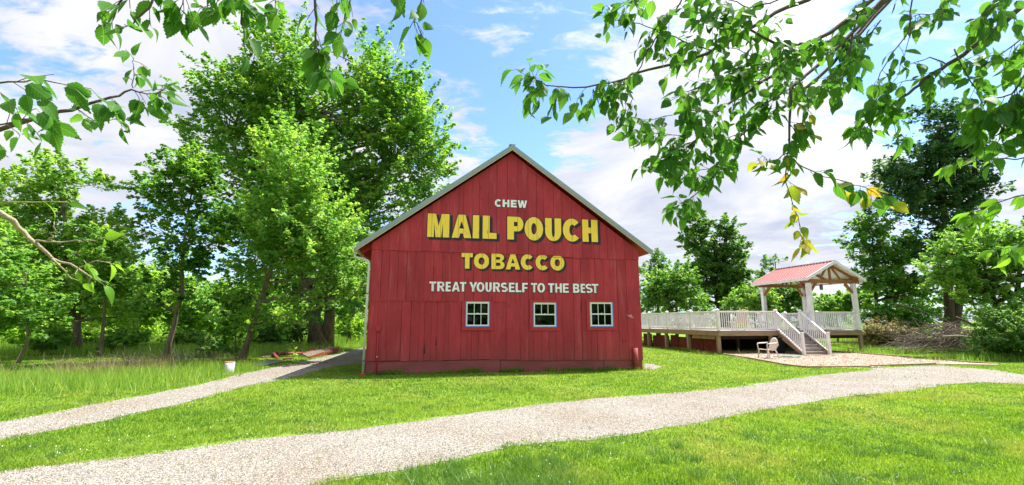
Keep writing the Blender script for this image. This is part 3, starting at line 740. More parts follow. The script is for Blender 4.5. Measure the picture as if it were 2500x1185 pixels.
# roof: two steel slopes with ribs, rake trim, ridge cap, rafters under the left eave
apex = (4.49, 7.54); el = (-.44, 3.925); er = (9.43, 4.0)
yF = -.27
for nm, (p, q) in (('left', (el, apex)), ('right', (apex, er))):
    o = MB().prism([p, q, (q[0], q[1]-.035), (p[0], p[1]-.035)], yF+.02, BL+.25).build('roof_slope', STEEL, barn)
    k = MB()
    L_ = math.hypot(q[0]-p[0], q[1]-p[1])
    yy = yF + .25
    while yy < BL:
        k.bar((p[0], yy, p[1]+.012), (q[0], yy, q[1]+.012), .05, .024); yy += .3
    rb = k.build('roof_ribs', STEEL, o); 
    MB().prism([(p[0], p[1]+.03), (q[0], q[1]+.03), (q[0], q[1]-.13), (p[0], p[1]-.13)], yF-.012, yF+.018).build('rake_trim', STEEL, barn)
    MB().prism([(p[0], p[1]-.135), (q[0], q[1]-.135), (q[0], q[1]-.165), (p[0], p[1]-.165)], yF+.002, yF+.02).build('rake_edge', CREAM, barn)
    MB().prism([(p[0]+(.02 if nm=='left' else 0), p[1]-.05), (q[0]-(.02 if nm=='right' else 0), q[1]-.05), (q[0]-(.02 if nm=='right' else 0), q[1]-.12), (p[0]+(.02 if nm=='left' else 0), p[1]-.12)], yF+.03, yF+.06).build('rake_rafter', TRIMRED, barn)
    MB().prism([(p[0], p[1]-.037), (q[0], q[1]-.037), (q[0], q[1]-.049), (p[0], p[1]-.049)], yF+.03, BL).build('roof_sheathing', TRIMRED, barn)
MB().bar((apex[0], yF, apex[1]+.03), (apex[0], BL+.2, apex[1]+.03), .2, .02).build('ridge_cap', STEEL, barn)
# eave rafters left
for k in range(9):
    y0 = .3 + k*1.4
    MB().prism([(-.38, 3.80), (.0, 4.08), (.0, 3.96), (-.38, 3.70)], y0, y0+.05).build('rafter_tail', TRIMRED, barn)
# gutter and downspout
def halfpipe(mb, p, q, r, n=7):
    p, q = Vector(p), Vector(q); vs = []
    for c in (p, q):
        for k in range(n+1):
            a = math.pi * (1 + k/n); vs.append(c + Vector((math.cos(a)*r, 0, math.sin(a)*r*.9)))
    mb.add(vs, [(i, i+1, i+n+2, i+n+1) for i in range(n)]); return mb
g = MB(); halfpipe(g, (-.50, yF-.03, 3.88), (-.50, BL+.2, 3.83), .065); halfpipe(g, (-.50, yF-.03, 3.88), (-.50, BL+.2, 3.83), .061)
g.prism([(-.565,3.88),(-.545,3.83),(-.5,3.815),(-.455,3.83),(-.435,3.88)], yF-.034, yF-.03)
g.build('gutter', GUTTER, barn)
ds = MB().tube([(-.50,-.08,3.82),(-.50,-.08,3.70),(-.49,-.08,3.62),(-.43,-.08,3.575),(-.2,-.085,3.52),(-.09,-.09,3.47),(-.045,-.09,3.40),(-.045,-.09,3.3),(-.05,-.09,1.8),(-.055,-.09,.05)], .038, 10)
ds = ds.build('downspout', GUTTER, barn)
for z in (2.45, .42): MB().tube([(-.05,-.09,z-.015),(-.05,-.09,z+.015)], .043, 10).build('bracket', RUSTRED, ds)
MB().box((-.16, -.2, -.02), (.04, -.02, .05)).build('splash_block', TRIMRED, barn, .01)
# red electrical conduit and corner pipe
cdt = MB().tube([(.33,-.045,.0),(.33,-.045,1.28)], .018, 8).tube([(.33,-.045,1.28),(.33,-.045,1.32)], .026, 8).box((.24,-.06,1.32),(.40,-.01,1.48)).build('conduit', TRIMRED, barn)
MB().tube([(.33,-.045,.52),(.33,-.045,.545)], .024, 8).build('clamp', WHITEP, cdt)
MB().box((.45,-.02,.41),(.58,.0,.78)).build('patch_board', BOARD, barn, .003)
MB().tube([(8.70,-.09,-.02),(8.70,-.09,.72)], .085, 16).build('corner_pipe', mat('pipe_red', (.30,.045,.05), .6, .3, var=.2), barn)
# windows
for k, w in enumerate(WINS):
    a, b, z0, z1 = w; t = .105; yy = -.048
    win = empty('window', (0,0,0), parent=barn)
    tr = MB()
    tr.box((a-t, yy, z1), (b+t, yy+.022, z1+ (.02 if k == 0 else t*.8))); tr.box((a-t, yy, z0-t), (b+t, yy+.022, z0))
    tr.box((a-t, yy, z0), (a-.001, yy+.022, z1)); tr.box((b+.001, yy, z0), (b+t, yy+.022, z1))
    tr.build('trim', TRIMRED, win, .003)
    bl = MB(); e = .028
    fr = (a+.004, b-.004, z0+.004, z1-.004)
    bl.box((fr[1]-e, yy-.008, fr[2]), (fr[1], yy+.03, fr[3]), 0)
    if k != 2: bl.box((fr[0], yy-.008, fr[2]), (fr[0]+e*.8, yy+.03, fr[3]), 0)
    bl.box((fr[0]+e, yy-.008, fr[2]), (fr[1]-e, yy+.03, fr[2]+e*.8), 0)
    bl.build('masking_strip', BLUE, win)
    MB().box((fr[0]+e, yy-.008, fr[3]-e*.7), (fr[1]-e, yy+.03, fr[3])).build('top_strip', CREAM if k else WHITEP, win)
    if k == 2: MB().box((fr[0], yy-.008, fr[2]), (fr[0]+e*.8, yy+.03, fr[3])).build('side_strip', CREAM, win)
    i0, i1, j0, j1 = fr[0]+e, fr[1]-e, fr[2]+e, fr[3]-e*.7
    s = MB(); q = .038; ys, ye = yy+.0, yy+.045; mzz = (j0+j1)/2 + .01
    s.box((i0, ys, j0), (i0+q, ye, j1)); s.box((i1-q, ys, j0), (i1, ye, j1)); s.box((i0+q, ys, j1-q), (i1-q, ye, j1)); s.box((i0+q, ys, j0), (i1-q, ye, j0+q*1.15)); s.box((i0+q, ys-.004, mzz-.02), (i1-q, ye, mzz+.02))
    s.box(((i0+i1)/2-.03, ys-.012, mzz+.02), ((i0+i1)/2+.03, ys+.01, mzz+.034))
    s.build('sash', WHITEP, win, .003)
    mu = MB()
    rows = (0, 1) if k != 1 else (1,)
    for r_ in rows:
        zz0, zz1 = (j0+q, mzz-.02) if r_ == 0 else (mzz+.02, j1-q)
        for f in (1/3, 2/3):
            xx = i0+q + (i1-i0-2*q)*f
            MB().box((xx-.009, ys+.014, zz0), (xx+.009, ys+.03, zz1)).build('muntin', WHITEP, win)
    MB().box((i0+q, ys+.03, mzz+.02), (i1-q, ys+.034, j1-q)).build('pane', GLASS, win)
    MB().box((i0+q, ys+.034, j0+q), (i1-q, ys+.038, mzz-.02)).build('pane', GLASS, win)
# lettering
SU = [(s+.0, .0045) for s in US]; SM = [(s, .004) for s in MS] + [(s, .004) for s in FS]
def word(items, pyt, pyb, y, style, seams, hs=()):
    """items: (char, px0, px1); pyt/pyb = (left py, right py) of tops and bases"""
    xs0 = items[0][1]; xs1 = items[-1][2]
    zt = (fz(xs0, pyt[0]) + fz(xs1, pyt[1])) / 2; zb = (fz(xs0, pyb[0]) + fz(xs1, pyb[1])) / 2
    for ch, a, b in items:
        pm = (pyt[0]+pyb[0]+pyt[1]+pyb[1])/4
        o = paint(ch, fu(a, pm), fu(b, pm), zb, zt, y - .006, barn, style, seams, hs)
        o['label'] = ('yellow' if style in ('big', 'tob') else 'white') + ' painted capital ' + ch
word([('C',1207.5,1224),('H',1226.5,1243),('E',1246.5,1261),('W',1263,1286)], (488,491), (506,509), BARN_Y_UP, 'chew', SU)
word([('M',1043.5,1097.5),('A',1103,1150.5),('I',1154,1170),('L',1178,1212),('P',1237.5,1277),('O',1280,1325),('U',1330,1369),('C',1373,1415.5),('H',1419.5,1457.5)], (522.5,538), (579.5,592), BARN_Y_UP, 'big', SU)
word([('T',1126.5,1154),('O',1156.5,1194),('B',1199.5,1231.5),('A',1234,1269.5),('C',1271,1302.5),('C',1307,1339.5),('O',1343,1377)], (619,623.5), (656,661), BARN_Y_MID, 'tob', SM, [(fz(1350,629), fu(1322,629), fu(1396,629))])
word([('T',1048,1065),('R',1067.5,1085.5),('E',1088,1101),('A',1103,1123),('T',1122.5,1138),('Y',1145.5,1165),('O',1163.5,1182.5),('U',1185,1200),('R',1203.5,1221),('S',1222.5,1239.5),('E',1242,1256),('L',1258.5,1272.5),('F',1274.5,1288),
      ('T',1296,1311),('O',1311.5,1330),('T',1338,1352.5),('H',1354.5,1371),('E',1373.5,1388),('B',1398,1414),('E',1416.5,1428),('S',1428.8,1446),('T',1444.5,1460)], (688,694), (711.5,716), BARN_Y_MID, 'white', SM)
# three tiny white lines of illegible painter's lettering near the right corner
sg_ = MB()
for (p0, p1, pyy) in ((1530,1534.6,770),(1536,1542,770),(1534,1542,772.6),(1539,1545,775.2)):
    u0, u1, zc = fu(p0, pyy), fu(p1, pyy), fz(p0, pyy); x = u0
    while x < u1 - .006:
        wv = random.uniform(.008, .014); hv = random.uniform(.010, .016); sg_.box((x, BARN_Y_MID-.009, zc-hv), (x+wv*.6, BARN_Y_MID-.008, zc+hv)); x += wv + .004
sg_.build('signature', SIGNW, barn)
# horizontal joints cut across boards near the lettering
MB().box((fu(1322,630), BARN_Y_MID-.0055, fz(1350,629.5)-.006), (fu(1396,630), BARN_Y_MID-.0045, fz(1350,629.5)+.003)).build('patch_seam', DARKWOOD, barn)
MB().box((fu(1328,710), BARN_Y_MID-.0055, fz(1360,710)-.004), (fu(1400,710), BARN_Y_MID-.0045, fz(1360,710)+.003)).build('patch_seam', DARKWOOD, barn)
# splits and broken edges of old boards
def crack(px, py0, py1, wpx, y):
    zt, zb = fz(px, py0), fz(px, py1); u = fu(px, (py0+py1)/2); w = wpx*.0135
    pl = [(u-w*.5, zb), (u+w*.6, zb+.01), (u+w*.35, zb+(zt-zb)*.4), (u+.003, zt), (u-.003, zt), (u-w*.1, zb+(zt-zb)*.6)]
    MB().prism(pl, y-.0052, y-.0045).build('split', DARKWOOD, barn)
for c in ((1036,836,864,3.5,BARN_Y_LOW),(1064,822,844,2,BARN_Y_LOW),(1422,865,877,1.6,BARN_Y_MID),(1264,495,520,2.6,BARN_Y_UP),(1326,615,632,1.6,BARN_Y_MID),(1418,736,760,1.6,BARN_Y_MID),(1356,718,742,1.5,BARN_Y_MID),(1200,722,737,2.2,BARN_Y_MID),(1532,752,757,2,BARN_Y_MID),(1519,826,838,2,BARN_Y_MID),(1527,826,838,2,BARN_Y_MID),(1405,831,836,3.5,BARN_Y_MID),(1326,716,742,2,BARN_Y_MID),(1119,560,590,1,BARN_Y_UP),(1280,515,540,1,BARN_Y_UP),(1176,687,710,1,BARN_Y_MID),(1157,712,718,1.5,BARN_Y_MID),(1529.5,631,634,3,BARN_Y_MID)): crack(*c)

# ------------------------------------------------------------------ deck
DZ = 1.14; DW = 8.62; DB = 12.0
deck = empty('deck', tuple(DP), DECK_A, 'raised wooden deck with white balustrade to the right of the barn', 'deck')
def dm(*_): pass
# floor boards (run back from the front edge)
nb = int(DW / .145)
bd = MB().box((0, -.03, DZ-.03), (.139, DB, DZ)).mesh('deck_board', COMPOSITE)
for i in range(nb):
    o = link('deck_board', bd, deck); o.location = (.02 + i*.145, 0, 0)
# rim joists
for a, b, nm in (((0.0,-.03,DZ-.25),(DW/2,.01,DZ-.032),'f'),((DW/2+.003,-.03,DZ-.25),(DW,.01,DZ-.032),'f'),((-.02,.012,DZ-.25),(.02,2.35,DZ-.032),'s'),((-.02,2.353,DZ-.25),(.02,4.8,DZ-.032),'s'),((-.02,4.803,DZ-.25),(.02,DB,DZ-.032),'s'),((DW-.02,.012,DZ-.25),(DW+.02,DB,DZ-.032),'s'),((0,DB-.03,DZ-.25),(DW,DB,DZ-.032),'f')):
    MB().box(a, b).build('rim_joist', LUMBER, deck, .004)
MB().box((.05,.35,DZ-.43),(.09,2.3,DZ-.26)).build('beam', LUMBER, deck, .004)
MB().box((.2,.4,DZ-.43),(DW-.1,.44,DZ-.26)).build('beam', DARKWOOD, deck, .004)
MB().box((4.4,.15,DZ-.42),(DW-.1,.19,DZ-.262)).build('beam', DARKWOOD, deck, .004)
for i in range(20):
    MB().box((.35+i*.41, .012, DZ-.24), (.39+i*.41, DB-.1, DZ-.032)).build('joist', LUMBER, deck)
for (x, y) in ((.07,.10),(.07,2.66),(.07,4.96),(.07,7.1),(.07,9.4),(8.52,.08),(3.05,.10),(8.52,3.3),(8.52,6.6),(3.6,3.3),(6.2,3.3),(5.9,6.6),(3,6.6),(8.5,9.8)):
    MB().box((x-.085,y-.07,-.05),(x+.085,y+.07,DZ-.252)).build('support_post', LUMBERP, deck, .006)
# old red panels leaning under the deck
for i, (y0, w) in enumerate(((.75,1.1),(1.95,1.15),(3.2,1.0),(4.35,.8),(5.3,.9),(6.3,1.0),(7.4,1.1))):
    MB().box((.42+.03*(i%2), y0, -.02), (.46+.03*(i%2), y0+w, .80-.04*(i%3))).build('skirt_panel', PANELRED, deck)
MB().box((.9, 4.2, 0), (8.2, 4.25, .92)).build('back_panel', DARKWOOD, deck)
# balustrade
def post(x, y, h=1.0, s=.11, parent=None, z=DZ, cap=True):
    p = MB().box((x-s/2,y-s/2,z-.22 if cap == 'low' else z), (x+s/2,y+s/2,z+h)).build('rail_post', VINYL, parent or deck, .008)
    c = MB().box((x-s*.72,y-s*.72,z+h+.002),(x+s*.72,y+s*.72,z+h+.03))
    c.add([(x-s*.7,y-s*.7,z+h+.032),(x+s*.7,y-s*.7,z+h+.032),(x+s*.7,y+s*.7,z+h+.032),(x-s*.7,y+s*.7,z+h+.032),(x,y,z+h+.085)], [(0,1,4),(1,2,4),(2,3,4),(3,0,4)])
    c.build('post_cap', VINYL, p); return p
BAL = MB().box((-.017,-.017,0),(.017,.017,.80)).mesh('baluster', VINYL)
nbal = 0
def panel(p, q, parent=deck, fine=True):
    global nbal
    p, q = Vector(p), Vector(q); d = (q-p); L_ = d.length; d.normalize(); s = .065
    a, b = p + d*s, q - d*s
    MB().bar((a.x,a.y,DZ+.945), (b.x,b.y,DZ+.945), .085, .05).bar((a.x,a.y,DZ+.905), (b.x,b.y,DZ+.905), .04, .03).build('top_rail', VINYL, parent, .006)
    MB().bar((a.x,a.y,DZ+.09), (b.x,b.y,DZ+.09), .05, .075).build('bottom_rail', VINYL, parent, .006)
    n = max(2, int(L_/.118)); ang = math.atan2(d.y, d.x)
    for i in range(1, n):
        c = p + d*(L_*i/n)
        if nbal < 290:
            o = link('baluster', BAL, parent); nbal += 1
        else: o = None
        if o: o.location = (c.x, c.y, DZ+.11); o.rotation_euler = (0,0,ang)
        else: far_bal.append((c.x, c.y))
far_bal = []
for y in (0.02, 2.35, 4.74, 6.9, 9.3, 11.8): post(.06, y)
for a, b in ((.02,2.35),(2.35,4.74),(4.74,6.9),(6.9,9.3)): panel((.06,a,0),(.06,b,0))
post(3.41, .02); post(4.86, .02)
panel((.06,.02,0),(3.41,.02,0)); panel((4.86,.02,0),(5.55,.02,0)); panel((5.72,.02,0),(8.4,.02,0))
post(8.52, 2.6); post(8.52, 5.0); post(8.52, 7.4)
panel((8.52,.1,0),(8.52,2.6,0)); panel((8.52,2.6,0),(8.52,5,0)); panel((8.52,5,0),(8.52,7.4,0))
for x in (2.9, 5.7, 8.5): post(x, 11.8)
for a, b in ((.06,2.9),(2.9,5.7),(5.7,8.5)): panel((a,11.8,0),(b,11.8,0))
panel((.06,9.3,0),(.06,11.8,0))
if far_bal:
    m_ = MB()
    for x, y in far_bal: m_.box((x-.017,y-.017,DZ+.11),(x+.017,y+.017,DZ+.91))
    tag(m_.build('far_balusters', VINYL, deck), kind='stuff')
# stairs
st = empty('staircase', (0,0,0), parent=deck)
NS = 7; run = 1.52/NS*1.0; rise = DZ/NS
for i in range(NS-0):
    z = DZ - rise*(i+1); y = -.05 - run*i
    if i < NS-1:
        MB().box((3.46, y-run-.02, z-.03), (4.81, y, z)).build('tread', COMPOSITE, st, .004)
    MB().box((3.47, y-.02, z+.002 if i < NS-1 else 0.01), (4.80, y-.002, z+rise-.032)).build('riser', COMPOSITE, st)
for x in (3.44, 4.83):
    MB().bar((x,-.04,DZ-.2),(x,-1.50,.04),.04,.24).build('stringer', LUMBER, st)
MB().box((3.3,-1.75,.0),(4.95,-1.5,.05)).build('stair_pad', LUMBER, st, .004)
for x in (3.41, 4.86):
    MB().box((x-.06,-1.56,.02),(x+.06,-1.44,1.06)).box((x-.08,-1.58,1.062),(x+.08,-1.42,1.09)).build('newel_post', VINYL, st, .006)
    MB().bar((x,-.05,DZ+.93),(x,-1.44,.97),.085,.05).build('handrail', VINYL, st, .004)
    MB().bar((x,-.06,DZ+.05),(x,-1.44,.16),.05,.075).build('lower_rail', VINYL, st, .004)
    for k in range(1, 12):
        f = k/12; y = -.06-1.38*f; zt = DZ+.93+(.97-DZ-.93)*f - .02; zb = DZ+.05+(.16-DZ-.05)*f
        MB().box((x-.017,y-.017,zb),(x+.017,y+.017,zt)).build('stair_baluster', VINYL, st)

# ------------------------------------------------------------------ pavilion on the deck
pav = empty('pavilion', tuple(DP + DU*5.6 + DN*.05 + np.array([0,0,DZ])), DECK_A, 'small open pavilion with red metal roof on white posts, standing on the deck', 'pavilion')
PW, PD, PH = 2.86, 3.25, 2.47            # post spacing, depth, post height
for x in (0, PW):
    for y in (0, PD):
        MB().box((x-.10,y-.10,.002),(x+.10,y+.10,PH)).box((x-.115,y-.115,.003),(x+.115,y+.115,.14)).build('post', VINYL, pav, .006)
for y in (0, PD):
    MB().box((-.35,y-.06,PH+.002),(PW+.35,y+.06,PH+.20)).build('tie_beam', TIMBER, pav, .006)
for x in (0, PW):
    MB().box((x-.06,-.30,PH+.204),(x+.06,PD+.3,PH+.35) if False else (x+.06,PD+.3,PH+.30)).build('side_beam', TIMBER, pav, .006)
    s = 1 if x == 0 else -1
    for y in (0, PD):
        MB().bar((x+s*.08,y,PH-.5),(x+s*.5,y,PH-.0),.09,.09).build('brace', TIMBER, pav)
        t = 1 if y == 0 else -1
        MB().bar((x,y+t*.08,PH-.5),(x,y+t*.5,PH+.0),.09,.09).build('brace', TIMBER, pav)
RA = 3.66 + 0; ax_ = PW/2; zr = 3.62; ze = PH+.12; ex0, ex1 = -.42, PW+.42
for y in (0, PD/2, PD):
    MB().bar((ax_-.02,y,zr-.10),(ex0+.08,y,ze+.02),.10,.13).build('rafter', TIMBER, pav)
    MB().bar((ax_+.02,y,zr-.10),(ex1-.08,y,ze+.02),.10,.13).build('rafter', TIMBER, pav)
    if y != PD/2:
        MB().bar((ax_,y,PH+.2),(ax_,y,zr-.12),.09,.09, up=(0,1,0)).build('king_post', TIMBER, pav)
        MB().bar((ax_-.08,y,PH+.95),(ax_-.62,y,PH+.25),.08,.08, up=(0,1,0)).build('web_strut', TIMBER, pav)
        MB().bar((ax_+.08,y,PH+.95),(ax_+.62,y,PH+.25),.08,.08, up=(0,1,0)).build('web_strut', TIMBER, pav)
y0, y1 = -.42, PD+.42
for s, (xe) in ((-1, ex0), (1, ex1)):
    rf = MB().prism([(xe, ze+.10), (ax_, zr), (ax_, zr-.025), (xe, ze+.075)], y0+.02, y1-.02).build('roof_panel', PALERED, pav)
    MB().prism([(xe+.0, ze+.06), (ax_, zr-.04), (ax_, zr-.055), (xe, ze+.045)], y0+.03, y1-.03).build('roof_lining', WHITEP, pav)
    n = 19
    for i in range(n+1):
        yy = y0+.04 + (y1-y0-.08)*i/n
        MB().bar((xe,yy,ze+.115),(ax_,yy,zr+.015),.05,.03).build('rib', REDROOF, rf)
    for yy in (y0, y1-.0):
        MB().prism([(xe-.03, ze+.11), (ax_, zr+.045), (ax_, zr-.12), (xe-.03, ze-.05)], yy-.015, yy+.015).build('fascia', VINYL, pav)
    MB().box((xe-.03 if s < 0 else xe+.003, y0+.018, ze-.03), (xe-.003 if s < 0 else xe+.03, y1-.018, ze+.115)).build('eave_fascia', VINYL, pav)
MB().bar((ax_, y0-.01, zr+.035), (ax_, y1+.01, zr+.035), .17, .025).build('ridge_cap', VINYL, pav)

# ------------------------------------------------------------------ things on and by the deck
def dloc(u, v, z): return tuple(DP + DU*u + DN*v + np.array([0,0,z]))
def lantern():
    P = at(2004, 694, 24.2)
    r = empty('hanging_lantern', tuple(P), 0, 'small purple and green lantern hanging under the pavilion roof', 'lantern')
    MB().tube([(0,0,0),(0,0,.62)], .006, 5).build('cord', BLACK, r)
    MB().tube([(0,0,-.02),(0,0,-.05)], [.045,.075], 10).build('lid', BLACK, r)
    MB().tube([(0,0,-.05),(0,0,-.11),(0,0,-.13),(0,0,-.22)], [.075,.085,.085,.08], 10).build('body', mat('purple_glass',(.16,.05,.26),.3,.5), r)
    MB().tube([(0,0,-.222),(0,0,-.30),(0,0,-.32)], [.08,.075,.05], 10).build('base', mat('green_glass',(.03,.22,.16),.3,.5), r)
lantern()
def adirondack(loc, rz, m, label):
    r = empty('garden_chair', loc, rz, label, 'chair')
    for k in range(5): MB().bar((-.22+k*.11,.18,.36),(-.24+k*.12,.52,1.02+(.05 if k==2 else .03 if k in(1,3) else 0)),.09,.02).build('back_slat', m, r)
    for k in range(5): MB().box((-.27,-.28+k*.095,.36-k*.02),(.27,-.20+k*.095,.38-k*.02)).build('seat_slat', m, r)
    for s in (-1,1):
        MB().box((s*.30-.03,-.32,0),(s*.30+.03,-.26,.55)).build('leg', m, r); MB().bar((s*.30,.40,.02),(s*.30,.2,.55),.05,.05).build('leg', m, r)
        MB().box((s*.31-.06,-.36,.552),(s*.31+.06,.36,.58)).build('arm', m, r)
    return r
adirondack(dloc(2.15,1.1,DZ), DECK_A+2.8, TANFAB, 'tan slatted garden chair behind the front balustrade of the deck')
def bench_table(loc, rz, label, L_=1.7):
    r = empty('picnic_table', loc, rz, label, 'table')
    for k in range(5): MB().box((-L_/2,-.36+k*.145,.72),(L_/2,-.23+k*.145,.75)).build('top_slat', VINYL, r)
    for s in (-1,1):
        for k in range(2): MB().box((-L_/2,s*.72-.13+k*.135,.43),(L_/2,s*.72-.005+k*.135,.455)).build('seat_slat', VINYL, r)
        x = s*(L_/2-.25)
        MB().box((x-.03,-.8,.37),(x+.03,.8,.43)).build('cross_beam', VINYL, r)
        for t in (-1,1): MB().bar((x,t*.62,.0),(x,t*.22,.70),.05,.08).build('leg', VINYL, r)
    return r
bench_table(dloc(1.1,3.4,DZ), DECK_A+.1, 'white picnic table near the left railing of the deck')
bench_table(dloc(1.6,6.2,DZ), DECK_A+.05, 'white picnic table far back on the deck')
bench_table(dloc(6.9,1.5,DZ), DECK_A+.2, 'white picnic table under the pavilion roof', 1.3)
bench_table(dloc(4.6,3.6,DZ), DECK_A+1.5, 'white picnic table behind the stairs between deck railings', 1.5)
r = empty('closed_parasol', dloc(1.0,4.6,DZ), 0, 'low teal parasol top just showing above the deck railing', 'parasol')
MB().tube([(0,0,0),(0,0,1.05)], .02, 8).build('pole', VINYL, r)
MB().tube([(0,0,.92),(0,0,1.0),(0,0,1.06)], [.42,.22,.01], 12).build('canopy', TEAL, r)
r = empty('flower_pot', dloc(6.0,3.05,DZ+.99), 0, 'small terracotta pot standing on the rail behind the pavilion post', 'pot')
MB().tube([(0,0,0),(0,0,.18)], [.07,.11], 12).tube([(0,0,.18),(0,0,.22)], [.125,.125], 12).build('pot_body', TERRA, r)

def lawn_chair(loc, rz, label):
    """one piece stacking armchair: front is -y"""
    r = empty('plastic_armchair', loc, rz, label, 'chair')
    sx = .25
    s = MB(); n = 8                                   # dished seat
    vs = []
    for i in range(n+1):
        for j in range(n+1):
            x = -sx + 2*sx*i/n; y = -.24 + .46*j/n; vs.append((x*(1-.1*j/n), y, .42 - .05*j/n - .018*math.sin(math.pi*i/n)*math.sin(math.pi*j/n) - (.02 if j == 0 else 0)))
    s.add(vs, [(i*(n+1)+j, (i+1)*(n+1)+j, (i+1)*(n+1)+j+1, i*(n+1)+j+1) for i in range(n) for j in range(n)], 0, True)
    o = s.build('seat', PLASTIC, r); md = o.modifiers.new('t', 'SOLIDIFY'); md.thickness = .022
    b = MB(); vs = []; N1 = 10                        # rounded fan back, curved round the sitter
    for i in range(N1+1):
        a = -1 + 2*i/N1
        for j in range(9):
            t = j/8; top = .50*math.sqrt(max(0, 1-(a*.93)**2)) + .02
            w = (.20+.07*t); x = a*w; vs.append((x, .20 + .10*t + .05*(1-a*a) + .04*t, .38 + top*t))
    b.add(vs, [(i*9+j, (i+1)*9+j, (i+1)*9+j+1, i*9+j+1) for i in range(N1) for j in range(8)], 0, True)
    o = b.build('backrest', PLASTIC, r); md = o.modifiers.new('t', 'SOLIDIFY'); md.thickness = .02
    for sg in (-1, 1):
        MB().bar((sg*.25,-.21,.41),(sg*.29,-.27,.0),.055,.05).build('leg', PLASTIC, r, .008)
        MB().bar((sg*.22,.20,.39),(sg*.27,.33,.0),.05,.055).build('leg', PLASTIC, r, .008)
        MB().tube([(sg*.265,-.235,.36),(sg*.285,-.25,.60),(sg*.29,-.225,.645),(sg*.295,-.05,.655),(sg*.29,.12,.66),(sg*.265,.26,.68)], [.022,.022,.026,.028,.028,.02], 8).build('armrest', PLASTIC, r)
    return r
lawn_chair(tuple(gnd(1876,876)), R(-78), 'beige plastic armchair on the gravel beside the deck stairs')
r = empty('storage_bin', tuple(gnd(1902,864)+np.array([0,.1,0])), DECK_A, 'black plastic storage bin half hidden behind the beige armchair', 'bin')
MB().prism([(-.24,0),(.24,0),(.27,.76),(-.27,.76)], -.22, .22).build('bin_body', BLACK, r, .02)
MB().box((-.29,-.25,.763),(.29,.25,.81)).build('lid', BLACK, r, .02)
# stakes, hose
for i, (px, py, h) in enumerate(((1806,866,.3),(1847,864,.2),(2057,864,.2),(2071,864,.25))):
    P = gnd(px, py); o = MB().bar((0,0,0),(.03*(1 if i else -2),0,h),.035,.035).build('wooden_stake', OLDPLANK)
    o.location = tuple(P); tag(o, ('leaning wooden stake in the gravel left of the beige armchair','short wooden stake beside the beige armchair','short stake on the lawn just right of the stairs','taller stake on the lawn behind the gravel bed')[i], 'stake', 'small stakes round the gravel bed')
hp = []
c0 = gnd(1925,874)
for i in range(60):
    a = i*.42; rr = .45+.12*math.sin(i*.7); hp.append((c0[0]+math.cos(a)*rr*1.2, c0[1]+math.sin(a)*rr*.55, .02+.0016*i))
tag(MB().tube(hp, .014, 6).build('garden_hose', mat('hose_green', (.38,.46,.36), .5, .4)), 'pale garden hose coiled on the gravel behind the beige armchair', 'hose')
# landscape timbers around the bed
def timber(p, q, w, h, label, m=LUMBER):
    P, Q = gnd(*p), gnd(*q); c = (P+Q)/2; a = math.atan2(Q[1]-P[1], Q[0]-P[0]); L_ = np.linalg.norm(Q-P)
    o = MB().box((-L_/2, -w/2, -.03), (L_/2-.01, w/2, h)).build('edging_timber', m, None, .008); o.location = tuple(c); o.rotation_euler = (0,0,a)
    tag(o, label, 'timber', 'timbers edging the gravel bed')
TM = [((1768,867),(1845,879),'edging timber starting under the left corner post of the deck'),((1846,879.5),(1905,890.5),'edging timber in front of the beige armchair'),((1906,891),(1965,898.5),'edging timber at the curve below the stairs'),
      ((1966,898.7),(2125,897.5),'long edging timber in front of the deck stairs'),((2126,896),(2284,890.5),'edging timber in front of the gravel bed, right of the stairs')]
for p, q, l in TM: timber(p, q, .10, .07, l)
timber((2292,890.5),(2438,893.5), .16, .06, 'pale new timber lying at the far right end of the gravel bed', mat('fresh_timber', (.62,.5,.34), .75, .2, var=.15, vs=6))
for p, q, l in (((2084,863.3),(2250,876.5),'dark rear edging timber behind the gravel bed, near the right deck post'),((2251,876.8),(2440,892.5),'dark rear edging timber behind the gravel bed, at its right end')): timber(p, q, .10, .07, l, OLDPLANK)

# ------------------------------------------------------------------ left: bucket and scrap
r = empty('bucket', tuple(gnd(559,911)), 0, 'grey white plastic bucket with orange rim by the driveway', 'bucket')
MB().tube([(0,0,0),(0,0,.02),(0,0,.33)], [.128,.133,.142], 20).build('bucket_body', BUCKET, r)
MB().tube([(0,0,.332),(0,0,.345)], [.147,.147], 20).build('rim', ORANGE, r)
MB().tube([(math.cos(a)*.158, -.02-math.sin(a)*.02, .29-math.sin(a)*.12) for a in [i*math.pi/12 for i in range(13)]], .004, 5).build('handle', ZINC, r)
def pt(px, py, D): return Vector(at(px, py, D))
PALEWOOD = mat('pale_wood', (.36, .29, .24), .8, .2, var=.3, vs=9)
# red ladder
A, B, Cc, Dd = pt(737,864.5,20.3), pt(754,875.5,19.7), pt(808,845.5,24.8), pt(827,849.5,23.8)
for q in (A, B): q.z = max(q.z, .04)
r = empty('metal_ladder', tuple(A), 0, 'long red metal ladder lying on the scrap pile beside the driveway', 'ladder')
A0 = A.copy()
for p, q in ((A, Cc), (B, Dd)): MB().bar(p-A0, q-A0, .05, .09).build('side_rail', RUSTRED, r)
for i in range(22):
    f = (i+.5)/22; MB().bar(A.lerp(Cc, f)-A0, B.lerp(Dd, f)-A0, .045, .035).build('rung', PALEWOOD, r)
def scrap(name, segs, m, label, cat, w=.09, h=.09, tube=False):
    P0 = Vector(segs[0][0]); P0.z = 0
    r = empty(name, tuple(P0), 0, label, cat)
    for i, (p, q) in enumerate(segs):
        if tube: MB().tube([Vector(p)-P0, Vector(q)-P0], w/2, 10).build('pipe', m, r)
        else: MB().bar(Vector(p)-P0, Vector(q)-P0, w, h).build('bar', m, r)
    return r
k1, k2, k3 = pt(668,863,20.5), pt(738,863.5,21), pt(684,885,19.0)
